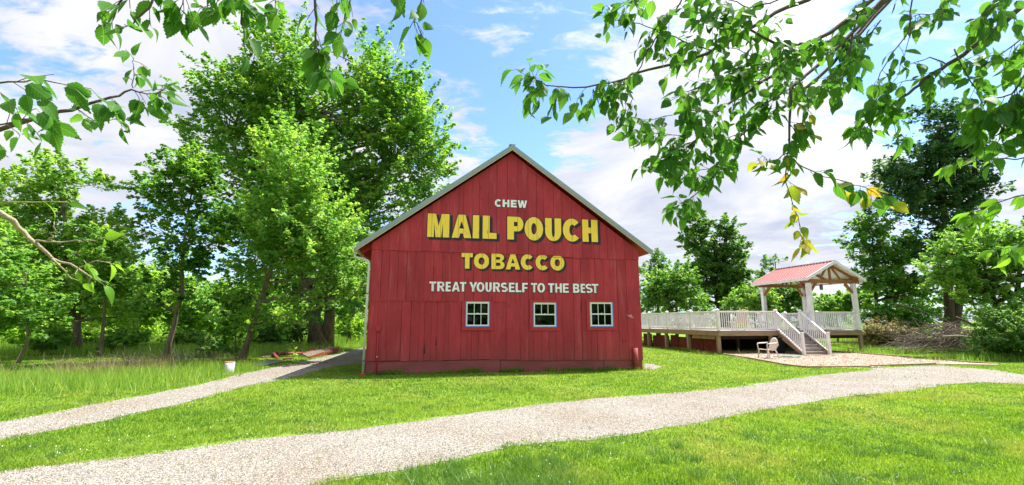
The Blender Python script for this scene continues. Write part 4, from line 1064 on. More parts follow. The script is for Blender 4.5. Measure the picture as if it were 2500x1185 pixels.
scrap('pipe_frame', [(k2, k1), (k1, k3)], RUSTRED, 'bent red steel pipe frame lying left of the red ladder', 'pipe frame', .14, tube=True)
scrap('steel_channel', [(pt(745,879,19.6), pt(826,853,23.2))], RUSTRED, 'red steel channel lying under the ladder edge nearest the driveway', 'steel bar', .1, .12)
scrap('rusty_beam', [(pt(636,878,20.2), pt(672,867,21.5))], RUST, 'rusty beam at the left end of the scrap pile', 'beam', .1, .14)
for i, (a, b, l) in enumerate((((638,883,20),(668,878,20.4),'short brown plank at the left end of the scrap pile'),((640,872,21),(700,864,22.5),'long grey plank on the far side of the scrap pile'),((730,857,22),(800,848.5,25.5),'dark plank behind the red ladder, close to the tree trunks'),((724,852.5,24),(785,846,27),'dark plank furthest back on the scrap pile'),((700,872,20.5),(745,868,21),'pale plank under the near end of the ladder'),((690,884,19),(712,882.5,19.2),'short rusty offcut in front of the bent pipe frame'))):
    P, Q = pt(*a), pt(*b); P.z = max(P.z, .04); Q.z = max(Q.z, .05); o0 = P.copy(); o0.z = 0
    o = MB().bar(P-o0, Q-o0, .2, .05).build('scrap_plank', OLDPLANK if i != 5 else RUST, None, .004); o.location = o0; tag(o, l, 'plank', 'planks on the scrap pile')
for i, (a, b) in enumerate((((628,897,16.5),(672,888,18.2)),((640,900,16.2),(694,889.5,18)))):
    P, Q = pt(*a), pt(*b); P.z = Q.z = 0; 
    d = (Q-P).normalized(); n_ = Vector((-d.y, d.x, 0)); m_ = MB(); L_ = (Q-P).length; k = 8; wv = .42
    for j in range(k):
        t0, t1 = j/k*wv, (j+1)/k*wv; z0, z1 = .03+.02*(j%2), .03+.02*((j+1)%2)
        m_.add([n_*t0+Vector((0,0,z0)), d*L_+n_*t0+Vector((0,0,z0)), d*L_+n_*t1+Vector((0,0,z1)), n_*t1+Vector((0,0,z1))], [(0,1,2,3)])
    o = m_.build('corrugated_sheet', ZINC); o.location = P; md = o.modifiers.new('t','SOLIDIFY'); md.thickness = .006
    tag(o, ('corrugated zinc sheet lying in the grass, the one nearer the tree','corrugated zinc sheet lying at the edge of the driveway gravel')[i], 'metal sheet', 'corrugated sheets by the driveway')

# ------------------------------------------------------------------ trees
def foliage(name, lobes, nclump, per, leaf, m, parent, seed, csize=.55, holes=.15, flat=.6, shoot=.5, tintmu=.45, outer=.45):
    """lobes: array of centre(3), radii(3). Leaves grow in clumps; each clump a tapering shoot"""
    g = np.random.default_rng(seed)
    lob = np.array([list(c) + list(r_) for c, r_ in lobes], float)
    vol = lob[:,3]*lob[:,4]*lob[:,5]; pr = vol**.72; pr /= pr.sum()
    li = g.choice(len(lob), nclump, p=pr); d = g.normal(size=(nclump,3)); d /= np.linalg.norm(d, axis=1, keepdims=True)
    rad = g.random(nclump) ** outer
    cc = lob[li,:3] + d*lob[li,3:6]*rad[:,None]
    # low frequency gaps
    f = np.sin(cc[:,0]*1.15+seed)*np.sin(cc[:,1]*1.05+seed*2)+np.sin(cc[:,2]*1.3+seed*3)*np.sin(cc[:,0]*.8-cc[:,2]*.7)
    keep = f > np.quantile(f, holes); cc, d, li = cc[keep], d[keep], li[keep]; n = len(cc)
    low = cc[:,2] < .15; cc[low,2] = .15 + g.random(low.sum())*.3
    out = d*.7 + np.array([0,0,.55]) + g.normal(0,.3,(n,3)); out /= np.linalg.norm(out,axis=1,keepdims=True)
    L_ = csize*g.uniform(.6,1.5,n)
    idx = np.repeat(np.arange(n), per); N = len(idx)
    t = g.random(N)**.8
    wd = (csize*.36*(1-t*.85))[:,None]*(1.0)
    pos = cc[idx] + out[idx]*(t*L_[idx]*shoot*2)[:,None] + g.normal(0,1,(N,3))*wd*np.array([1,1,flat])
    # leaf frames
    nrm = np.array([0,0,1.])*.9 + out[idx]*.35 + g.normal(0,.55,(N,3)); nrm /= np.linalg.norm(nrm,axis=1,keepdims=True)
    ax = out[idx]*.6 + g.normal(0,.8,(N,3)) + np.array([0,0,-.25]); ax -= nrm*(ax*nrm).sum(1,keepdims=True); ax /= np.linalg.norm(ax,axis=1,keepdims=True)+1e-9
    bx = np.cross(nrm, ax); s = leaf*g.uniform(.65,1.35,N)[:,None]
    V = np.stack([pos-ax*s*.5, pos+bx*s*.36+nrm*s*.06, pos+ax*s*.55, pos-bx*s*.36+nrm*s*.06],1).reshape(-1,3)
    V[:,2] = np.maximum(V[:,2], .01)
    ct = g.normal(tintmu,.24,n)[idx]; tint = np.clip(ct + g.normal(0,.14,N), 0, 1)
    me = fast_mesh(name, V, 4, m, tint=tint)
    o = link(name, me, parent); return o, cc
def limbs(mb, start, r0, targets, seed, rmin=.012, bend=.25):
    g = random.Random(seed)
    for T in targets:
        T = Vector(T); s = Vector(start); L_ = (T-s).length
        mid1 = s.lerp(T,.35)+Vector((g.uniform(-1,1),g.uniform(-1,1),g.uniform(.0,1)))*L_*bend*.5
        mid2 = s.lerp(T,.7)+Vector((g.uniform(-1,1),g.uniform(-1,1),g.uniform(-.2,.6)))*L_*bend*.4
        mb.tube([s, mid1, mid2, T], [r0, r0*.7, r0*.4, rmin], 6, caps=False)
def lobes_px(lst, D, depth=.85, org=(0,0,0)):
    out = []
    for e in lst:
        px, py, rx, ry = e[:4]; dd = D + (e[4] if len(e) > 4 else 0)
        P = at(px, py, dd) - np.array(org); k = dd/FPX; sec = 1+((px-1250)/FPX)**2*.0
        out.append((P, (rx*k, min(rx,ry)*k*depth+.4, ry*k)))
    return out
def tree(name, label, base, D, trunk, lobes, nclump, per, leaf, m, bark=BARK, seed=1, group=None, cat='tree', tr=.16, depth=.85, nl=26, crown='crown', **kw):
    """base: px of trunk foot; trunk: list of px points upward; lobes in px"""
    B = at(base[0], base[1], D); B[2] = 0
    r = empty(name, tuple(B), 0, label, cat, group)
    lb = lobes_px(lobes, D, depth, B)
    fo, cc = foliage(crown, lb, nclump, per, leaf, m, r, seed, **kw)
    mb = MB(); g = random.Random(seed)
    for tk in trunk:
        pts = []
        for p in tk:
            q = at(p[0], p[1], D + (p[2] if len(p) > 2 else 0)) - B; pts.append(Vector(q))
        pts[0].z = -.1
        # refine with wobble
        n = 8; fine = []
        for i in range(n+1):
            f = i/n*(len(pts)-1); a = int(min(f, len(pts)-2)); q = pts[a].lerp(pts[a+1], f-a)
            if 0 < i < n: q += Vector((g.uniform(-1,1),g.uniform(-1,1),0))*tr*.25
            fine.append(q)
        rr = [tr*(1.45 if i == 0 else 1.0)*(1-.72*i/n) for i in range(n+1)]
        mb.tube(fine, rr, 10)
        idx = list(range(len(cc))); g.shuffle(idx)
        for i in idx[:nl]:
            T = Vector(cc[i]); 
            best = min(range(2, n+1), key=lambda q: (fine[q]-T).length + max(0, fine[q].z-T.z)*1.5)
            limbs(mb, fine[best], rr[best]*.55, [T], seed+i, bend=.2)
    mb.build('trunk', bark, r)
    return r

# great maple behind the scrap pile: three stems under one broad crown
tree('maple_tree', 'tall broad maple left of the barn, highest tree in view, several thick trunks', (775,848), 28,
     [[(795,848),(812,740),(800,560),(780,420),(740,250),(705,110)], [(768,848,.6),(770,720),(850,560),(930,420),(960,250)], [(783,848,-.5),(750,700),(680,560),(600,430),(560,330)]],
     [(702,120,42,65),(712,205,80,70),(590,220,66,55),(560,290,80,60),(640,290,90,80),(770,290,110,100),(890,215,72,72),(950,200,45,50),(950,290,85,90),(1015,350,62,90),(930,430,120,110),(800,420,130,110,-1),(900,540,120,80),(1010,450,62,70),(760,540,130,100),(690,430,110,100,-1),(640,540,110,80),(560,400,90,60),(870,640,60,70),(700,620,120,60),(490,320,46,24),(470,380,50,30),(530,250,40,34),(1020,330,36,46),(985,250,34,40),(730,740,50,40),(850,720,44,40),(670,690,60,50)],
     1750, 60, .22, F_MAPLE, seed=3, tr=.36, nl=70, csize=.85, holes=.13, shoot=1.05)
tree('ivy_clad_tree', 'dark ivy covered trunk beside the great maple, left of its main stems', (722,838), 31, [[(722,838),(724,700),(735,560)]],
     [(724,800,26,60),(724,730,30,60),(730,660,40,50)], 130, 40, .16, F_DARK, seed=5, tr=.35, nl=8, csize=.45, holes=.02)
tree('drooping_tree', 'light green drooping tree between the maple trunks and the barn corner', (850,842), 33, [[(850,842),(858,760),(862,640)]],
     [(860,660,42,60),(850,730,36,60),(878,790,28,45),(870,600,36,40)], 240, 46, .16, F_LIGHT, seed=6, tr=.16, nl=20, csize=.5, shoot=-.5, holes=.05)
tree('dark_shrub', 'dense dark shrub behind the barn corner at the end of the driveway', (868,842), 38, [[(868,842),(868,800)]],
     [(868,800,30,42),(890,760,40,60),(905,810,26,30)], 170, 40, .16, F_DARK, seed=8, tr=.08, nl=10, csize=.5, holes=.05, cat='shrub')
# pale maple sapling in front of it
tree('young_maple', 'light green young maple with leaning trunk in front of the great maple', (588,887), 18.6, [[(588,887),(618,790),(652,690),(690,560),(705,400)]],
     [(700,360,34,40),(722,420,58,50),(690,480,64,52),(755,500,60,45),(680,560,90,50),(775,560,64,46),(720,620,100,46),(655,655,80,42),(770,640,74,40),(700,700,90,36),(820,690,36,20),(850,715,34,14),(800,600,50,34),(640,600,60,40),(640,755,50,30),(690,770,56,30),(600,720,44,30)],
     760, 44, .15, F_YOUNG, seed=12, tr=.13, nl=70, csize=.5, holes=.14, shoot=1.2)
tree('young_tree', 'slender young tree with leaning trunk and open crown, second from the driveway', (402,884), 18.4, [[(402,884),(425,790),(442,720),(448,600),(468,470)]],
     [(470,400,62,30),(440,440,86,36),(372,462,40,30),(520,440,60,36),(430,510,80,36),(540,500,60,34),(390,570,50,34),(500,580,70,32),(430,640,66,32),(560,560,46,26),(500,650,60,24),(400,690,40,22),(470,690,40,20),(380,740,40,26),(500,740,50,28)],
     470, 42, .15, F_MAPLE, seed=14, tr=.11, nl=60, csize=.42, holes=.18, shoot=.55, tintmu=.35)
tree('leafy_tree', 'broad bright green tree at the left edge behind the near branch', (180,850), 24, [[(190,850),(186,760),(170,620),(150,470)]],
     [(60,470,90,60),(165,430,80,46),(235,462,50,34),(120,540,110,60),(240,560,56,44),(60,620,110,70),(180,640,100,60),(270,630,46,50),(110,720,120,56),(240,720,60,40),(150,780,80,34),(290,760,50,36)],
     760, 50, .19, F_YOUNG, seed=17, tr=.2, nl=60, csize=.6, holes=.1, shoot=.55, tintmu=.55)
tree('shady_tree', 'dark shady low tree with thin leaning stem at the far left', (45,888), 17.5, [[(40,895),(70,830),(60,700)]],
     [(20,700,100,80),(80,760,100,50),(-60,620,100,100),(-80,760,100,70),(30,800,100,34)], 320, 44, .15, F_YOUNG, seed=19, tr=.07, nl=40, csize=.45, holes=.05, tintmu=.3)
tree('slim_tree', 'slim tree with pale straight stem in the meadow between the two left trees', (247,862), 21, [[(247,862),(252,790),(262,700)]],
     [(262,640,50,36),(240,700,54,34),(290,700,34,30),(262,590,40,30)], 200, 42, .15, F_YOUNG, seed=21, tr=.1, nl=30, csize=.42, holes=.12)
tree('sapling', 'small round leafy sapling in the meadow left of the leaning young maple', (524,868), 20.5, [[(524,868),(524,835)]],
     [(524,835,22,20),(512,846,18,14),(536,846,16,14)], 60, 34, .12, F_MID, seed=22, tr=.03, nl=14, csize=.25, holes=.05, cat='sapling')
tree('sapling', 'ivy wrapped sapling touching the trunk of the leaning young maple', (576,872), 19.2, [[(576,878),(574,800),(580,740)]],
     [(574,790,26,34),(578,740,36,30),(572,840,16,28)], 130, 34, .13, F_MAPLE, seed=23, tr=.05, nl=16, csize=.3, holes=.05, cat='sapling')
for i, (px, py, D, sp, m_, l) in enumerate(((120,850,22,1.0,F_YOUNG,'low leafy shrub between the stems at the far left'),(300,848,23,1.1,F_YOUNG,'low leafy shrub right of the slim tree stem'),(455,850,24,.9,F_YOUNG,'low leafy shrub right of the open young tree trunk'),(650,842,25,1.2,F_MID,'dark low shrub right of the leaning young maple trunk'),(205,846,26,.9,F_LIGHT,'pale low shrub beside the thick stem of the leafy tree'),(690,840,27,.9,F_MAPLE,'rounded shrub beside the ivy covered trunk'))):
    tree('meadow_shrub', l, (px,py), D, [[(px,py),(px+4,py-26)]], [(px,py-20*sp,26*sp,20*sp),(px-22*sp,py-10*sp,22*sp,14*sp),(px+24*sp,py-12*sp,22*sp,16*sp)], 150, 40, .13, m_, seed=60+i, tr=.03, nl=12, csize=.35, holes=.05, cat='shrub', group='shrubs under the left trees')
# understorey behind, individual trees from three crowns
def backtree(px, D, h, w, m, label, group, seed, leaf=.24, pb=None, nclump=230, name='background_tree', cone=False):
    B = at(px, 785, D); B[2] = 0; r = empty(name, tuple(B), 0, label, 'tree', group); g = random.Random(seed)
    lb = []
    for i in range(8):
        f = i/7; wz = w*(math.sin(math.pi*(.18+.74*f)) if not cone else (1.05-f))
        lb.append((np.array([g.uniform(-.35,.35)*wz, g.uniform(-.3,.3)*wz, h*(.2+.72*f)]), (wz*.62, wz*.62, h*.13)))
    fo, cc = foliage('crown', lb, nclump, 38, leaf, m, r, seed, csize=.8, holes=.08, shoot=.5)
    mb = MB(); mb.tube([(0,0,-.1),(g.uniform(-.2,.2),0,h*.4),(g.uniform(-.3,.3),0,h*.85)], [h*.02,h*.014,.03], 8)
    for i in range(0, min(len(cc), 24)): limbs(mb, Vector((0,0,min(h*.7, max(h*.2, cc[i][2]*.7)))), h*.006, [cc[i]], seed+i)
    mb.build('trunk', BARK, r); return r
grp = 'trees standing behind the left meadow'
bt = [(120,30,5.2,2.6,F_LIGHT,'low bright tree behind the slanting stem at the far left'),(330,31,5.4,2.4,F_LIGHT,'bright green tree left of the open young tree trunk'),(470,33,4.6,2.4,F_YOUNG,'bushy green tree right behind the open young tree'),(650,34,5.0,2.5,F_YOUNG,'green tree right of the leaning maple trunk'),(-120,28,7,3.4,F_YOUNG,'leafy tree beyond the left edge, partly in view'),(380,58,11,4,F_LIGHT,'tall pale tree furthest back behind the open young tree'),(330,44,7.5,3.4,F_LIGHT,'pale green tree behind the meadow, beyond the slim tree'),(420,50,8.0,3.8,F_LIGHT,'pale green tree seen through the open young tree'),(520,47,6.0,3.2,F_LIGHT,'low pale tree right of the young tree trunk'),(600,52,8.0,4,F_MAPLE,'mid green tree seen left of the leaning maple trunk'),(680,50,7,3.6,F_LIGHT,'pale tree glimpsed between the maple stems'),(60,42,11,4.5,F_MAPLE,'tall green tree behind the far left crown'),(200,46,9,4,F_LIGHT,'pale tree behind the leafy left tree'),(-60,36,12,5,F_MAPLE,'large green tree at the very left edge'),(270,55,10,4,F_MID,'darker tree rising behind the gap left of the young tree'),(790,56,9,4,F_MID,'dark tree far behind the great maple'),(880,60,12,5,F_MID,'dark tree behind the barn eave')]
for i, (px, D, h, w, m, l) in enumerate(bt): backtree(px, D, h, w, m, l, grp, 40+i)
# trees right of the barn
tree('twin_topped_tree', 'large twin topped tree behind the deck, left of the pavilion', (1776,770), 40, [[(1776,790),(1772,700),(1768,600),(1775,560)],[(1770,790),(1735,660),(1702,560)]],
     [(1702,545,28,28),(1700,590,42,34),(1772,565,30,26),(1778,610,40,34),(1700,640,50,40),(1770,655,52,40),(1735,700,80,40),(1800,690,30,34)],
     560, 48, .24, F_MID, BARKD, seed=31, tr=.32, nl=40, csize=.7, holes=.08)
tree('spruce_like_tree', 'pointed blue green tree just right of the barn roof corner', (1606,770), 48, [[(1606,790),(1606,620)]],
     [(1606,625,12,18),(1605,650,24,18),(1604,680,32,24)], 120, 38, .2, F_MID, BARKD, seed=32, tr=.2, nl=16, csize=.6, holes=.05)
tree('bushy_tree', 'bushy light green tree against the barn right edge, behind the railing', (1640,770), 36, [[(1650,790),(1650,700)]],
     [(1652,680,40,34),(1630,715,50,36),(1600,740,40,30),(1670,735,50,28),(1575,700,22,50)], 380, 44, .2, F_YOUNG, seed=33, tr=.16, nl=20, csize=.6, holes=.06, tintmu=.3)
tree('hedge_shrub', 'light green shrub behind the railing, left of the pavilion posts', (1840,775), 33, [[(1840,790),(1840,740)]],
     [(1840,725,42,26),(1810,745,40,22),(1868,748,36,20)], 220, 42, .18, F_YOUNG, seed=34, tr=.07, nl=14, csize=.5, holes=.04, cat='shrub')
tree('hedge_shrub', 'rounded shrub seen between the left and right pavilion posts', (1925,775), 34, [[(1925,790),(1925,740)]],
     [(1920,722,44,24),(1900,745,40,22),(1960,748,40,20)], 220, 42, .18, F_MID, seed=35, tr=.07, nl=14, csize=.5, holes=.04, cat='shrub')
tree('thin_tree', 'thin distant tree top rising left of the pavilion roof', (1893,770), 50, [[(1893,790),(1893,640)]],
     [(1893,645,26,18),(1885,675,34,22),(1915,690,30,24)], 130, 38, .22, F_MID, BARKD, seed=36, tr=.14, nl=14, csize=.6, holes=.15)
tree('hedge_shrub', 'yellow green shrub seen through the pavilion between its right posts', (2040,775), 36, [[(2040,790),(2040,745)]],
     [(2045,745,44,20),(2010,755,36,18),(2080,740,36,26)], 200, 42, .2, F_YOUNG, seed=37, tr=.07, nl=14, csize=.5, holes=.04, cat='shrub')
tree('open_tree', 'open crowned tree directly behind the right side of the pavilion roof', (2150,785), 33, [[(2140,800),(2136,700),(2130,580)],[(2150,800),(2190,650)]],
     [(2128,545,40,24),(2120,585,60,30),(2190,590,60,30),(2140,630,66,32),(2200,650,56,34),(2130,680,50,34),(2190,710,66,36),(2240,720,50,30)],
     480, 46, .2, F_MAPLE, BARKD, seed=38, tr=.16, nl=50, csize=.6, holes=.14, tintmu=.4)
tree('dark_tall_tree', 'tall dark blue green tree on the right, highest on that side', (2310,800), 33, [[(2312,810),(2318,640),(2300,480),(2290,320)],[(2318,810),(2350,640),(2380,470)]],
     [(2285,285,46,34),(2260,335,56,34),(2330,330,50,46),(2290,395,80,44),(2365,400,60,50),(2200,425,64,28),(2160,450,44,22),(2280,455,80,40),(2390,470,60,44),(2220,500,60,32),(2320,520,70,40),(2260,570,60,30),(2240,620,50,28),(2340,600,60,40)],
     820, 50, .22, F_DARK, BARKD, seed=41, tr=.34, nl=70, csize=.75, holes=.12)
tree('spreading_tree', 'spreading yellow green tree at the right edge in front of the dark tall tree', (2420,850), 21, [[(2440,860),(2430,740),(2400,640)],[(2446,860),(2480,720),(2500,600)]],
     [(2400,580,84,34),(2340,615,60,34),(2470,600,80,44),(2320,660,56,30),(2400,660,90,40),(2500,680,80,54),(2350,705,70,26),(2560,620,80,90),(2440,730,100,30),(2300,690,40,16)],
     760, 48, .13, F_YOUNG, BARKD, seed=43, tr=.17, nl=70, csize=.45, holes=.14, tintmu=.4)
tree('low_shrub', 'dark green shrub at the right edge, right of the brush pile', (2430,880), 19, [[(2430,885),(2430,830)]],
     [(2400,845,36,30),(2440,810,50,50),(2500,800,60,60),(2470,850,60,30),(2540,840,60,40)], 420, 44, .10, F_MID, BARKD, seed=44, tr=.04, nl=24, csize=.35, holes=.05, cat='shrub')
tree('brown_shrub', 'brown dried shrub beside the right rear corner of the deck', (2150,835), 27, [[(2150,850),(2150,810)]],
     [(2150,812,34,24),(2190,818,34,22),(2125,820,20,20),(2225,826,26,16)], 300, 44, .10, F_BROWN, BARKD, seed=45, tr=.05, nl=30, csize=.4, holes=.08, cat='shrub', tintmu=.4)
tree('weedy_shrub', 'green bramble above the brown shrub, behind the deck', (2170,800), 29, [[(2170,820),(2170,780)]],
     [(2165,772,50,22),(2230,775,56,26),(2120,775,20,18)], 230, 42, .14, F_MAPLE, BARKD, seed=46, tr=.05, nl=20, csize=.45, holes=.08, cat='shrub', tintmu=.35)
# brush pile
def brush():
    g = random.Random(5); c = at(2300, 800, 23.5); mb = MB()
    for i in range(900):
        u = g.gauss(0, 1.25); v = g.gauss(0, .7); hh = max(.05, 1.15*math.exp(-(u/1.9)**2)*g.random()**.7*1.25)
        P = Vector((c[0]+u, c[1]+v, hh)); a = g.gauss(0,.5) + (3.14 if g.random() < .5 else 0); L_ = g.uniform(.4, 1.7); e = g.gauss(-.1,.28)
        d = Vector((math.cos(a)*math.cos(e), math.sin(a)*math.cos(e), math.sin(e)))
        q = P + d*L_; mid = P.lerp(q,.5)+Vector((g.uniform(-.1,.1),g.uniform(-.1,.1),g.uniform(0,.14)))
        P.z = max(P.z,.02); q.z = max(q.z,.02); r0 = g.choice((.008,.01,.014,.022)); mb.tube([P, mid, q], [r0, r0*.8, r0*.4], 4, caps=False)
    tag(mb.build('brush_pile', DEADSTICK), 'tangled pile of dead brushwood at the right edge of the lawn', 'brush pile', kind='stuff')
    for i, (a, b, l) in enumerate((((2300,823,22),(2378,824,21.5),'thick pale fallen branch lying across the front of the brush pile'),((2190,745,25),(2262,766,24.5),'dead branch sloping down behind the brown shrub'),((2335,775,23),(2385,800,22),'dark broken limb sloping into the brush pile'))):
        P, Q = pt(*a), pt(*b); o = MB().tube([P-P, (Q-P)*.5+Vector((0,0,.06)), Q-P], [.06,.05,.02], 8).build('fallen_branch', TWIGPALE if i == 0 else BARKD); o.location = P; tag(o, l, 'branch', 'large dead branches in the brush pile')
brush()
def dead_brush():
    g = random.Random(15); mb = MB()
    for (px, py, rx, ry, n) in ((235,912,1.3,.4,110),(345,900,.9,.3,90),(470,880,1.6,.4,80)):
        c = gnd(px, py)
        for i in range(n):
            P = Vector((c[0]+g.gauss(0,rx), c[1]+g.gauss(0,ry), 0)); a = g.uniform(0,6.28); e = g.uniform(.25,1.4); L_ = g.uniform(.25,.85)
            d = Vector((math.cos(a)*math.cos(e), math.sin(a)*math.cos(e)*.5, math.sin(e))); q = P+d*L_; mid = P.lerp(q,.5)+Vector((g.uniform(-.08,.08),0,g.uniform(0,.06)))
            r0 = g.choice((.005,.007,.010)); mb.tube([P,mid,q],[r0,r0*.8,r0*.4],4,caps=False)
            if g.random() < .6: mb.tube([mid, mid+Vector((g.uniform(-.25,.25),g.uniform(-.1,.1),g.uniform(.05,.3)))],[r0*.7,r0*.3],3,caps=False)
    tag(mb.build('dead_brush', DEADSTICK), 'grey brown dead brushwood tangled in the left verge weeds', 'brushwood', kind='stuff')
dead_brush()
# tall weeds, meadow and far woods
patch_blades('meadow_grass', [(-22,27,7,4,.3),(-15,24,4,2.5,.25),(-30,30,9,7,.15),(-14,33,5,5,.12),(-19,38,14,5,.18)], 56000, (.18,.62), .028, TALLG, 'tall green meadow grass under the left trees', 'meadow grass', .3, (0,.8))
patch_blades('left_verge_weeds', [tuple(gnd(90,945)[:2])+(3.5,1.2,.3), tuple(gnd(260,925)[:2])+(3,1.1,.3), tuple(gnd(480,905)[:2])+(2,.9,.22), tuple(gnd(640,865)[:2])+(1.8,1.6,.18)], 20000, (.08,.42), .02, TALLG, 'rough uncut weeds along the left verge below the young trees', 'weeds', .4, (0,.9))
patch_blades('dead_stalks', [tuple(gnd(225,925)[:2])+(1.6,.6,.4), tuple(gnd(345,912)[:2])+(1.1,.5,.35), tuple(gnd(500,895)[:2])+(1.6,.5,.25)], 2000, (.2,.7), .014, DRYG, 'dry brown stalks and twigs in the left verge', 'dead stalks', .5, (0,1), clump=40)
patch_blades('dead_stalks_right', [tuple(gnd(2160,848)[:2])+(2.2,1,.5), tuple(gnd(2260,850)[:2])+(2,1,.5)], 5200, (.2,.8), .02, DRYG, 'dry golden stalks in front of the brown shrub behind the deck', 'dead stalks', .4, (0,1), clump=50)
patch_blades('right_verge_weeds', [tuple(gnd(2250,862)[:2])+(3,.8,.4), tuple(gnd(2400,880)[:2])+(2,.8,.3), tuple(gnd(2150,852)[:2])+(3,.8,.3)], 9000, (.1,.4), .02, TALLG, 'green weeds at the foot of the brush pile', 'weeds', .4, (0,.6))
patch_blades('deck_side_weeds', [tuple((DP-DN*0+DN*3)[:2])+(.35,3.6,.7), tuple((DP+DU*1.5+DN*.5)[:2])+(1.5,.5,.3)], 3000, (.05,.22), .014, GRASS, 'low weeds under the left edge of the deck', 'weeds', .5, (0,.5))
def far_wood():
    g = np.random.default_rng(9); lb = []
    for a in np.linspace(-180, 178, 190):
        D = g.uniform(70, 88) if abs(a) < 75 else g.uniform(34, 44); x, y = math.sin(R(a))*D, math.cos(R(a))*D; h = g.uniform(4.5, 8.5)  # nearer unseen stretch behind the camera, added to darken the window reflections
        lb.append((np.array([x, y, h*.42]), (g.uniform(2.5,4.5), 2.5, h*.55)))
    o, _ = foliage('far_wood', lb, 5200, 34, .45, F_MID, None, 77, csize=1.2, outer=.3, holes=.02, shoot=.4)
    tag(o, 'far belt of woodland closing the horizon, with an unseen stretch added behind the camera to darken window reflections', 'woodland', kind='stuff')
    lb = []
    for a in np.linspace(-66, -14, 34):
        D = g.uniform(50, 60); x, y = math.sin(R(a))*D, math.cos(R(a))*D; h = g.uniform(2.2, 4.2)
        lb.append((np.array([x, y, h*.4]), (2.4, 1.8, h*.55)))
    o, _ = foliage('far_thicket', lb, 1500, 34, .28, F_LIGHT, None, 78, csize=.8, holes=.02, shoot=.4)
    tag(o, 'sunlit pale green thicket along the back of the left meadow', 'thicket', kind='stuff')
far_wood()

# ------------------------------------------------------------------ overhanging mulberry branches
def leaf_mesh(seed, m, L_=.094, Wd=.060):
    g = random.Random(seed); n = 9; vs = []; fs = []
    curl = g.uniform(-.75, .25); fold = g.uniform(.08, .5); tw = g.uniform(-.3, .3)
    prof = [.44,.82,.98,1.0,.93,.79,.60,.37,.14]
    def P(x, t):
        y = .022 + L_*t; z = fold*abs(x) + curl*L_*t*t; a = tw*t
        return (x*math.cos(a)-z*math.sin(a)*.5, y, z + x*math.sin(a))
    mid = [P(0, (i+.0)/n) for i in range(n+1)]
    vs += mid
    for s in (-1, 1):
        row = []
        for i in range(n):
            w = Wd/2*prof[i]*g.uniform(.93,1.06); t = (i+.15)/n - (.06 if i == 0 else 0)
            row.append(len(vs)); vs.append(P(s*w, t))                 # valley
            row.append(len(vs)); vs.append(P(s*w*1.03, t+.06))        # tooth
        b = 0
        for i in range(n):
            a0, a1 = row[2*i], row[2*i+1]; nxt = row[2*i+2] if i < n-1 else None
            f = [(i, a0, a1), (i, a1, i+1)]
            if nxt is not None: f.append((i+1, a1, nxt))
            for q in f: fs.append(q if s > 0 else q[::-1])
    k = len(vs); r = .0009
    vs += [(-r,0,0),(r,0,0),(0,0,r*2),(-r,.023,0),(r,.023,0),(0,.023,r*2)]
    fs += [(k,k+1,k+4,k+3),(k+1,k+2,k+5,k+4),(k+2,k,k+3,k+5)]
    me = bpy.data.meshes.new('leaf'); me.from_pydata(vs, [], fs); me.materials.append(m); me.update()
    me.polygons.foreach_set('use_smooth', [True]*len(me.polygons)); return me
LV = {'g': [leaf_mesh(i, F_HANG) for i in range(7)], 'y': [leaf_mesh(20+i, F_HANGY, .085, .058) for i in range(4)], 'b': [leaf_mesh(30+i, F_BRIGHT, .10, .05) for i in range(4)]}
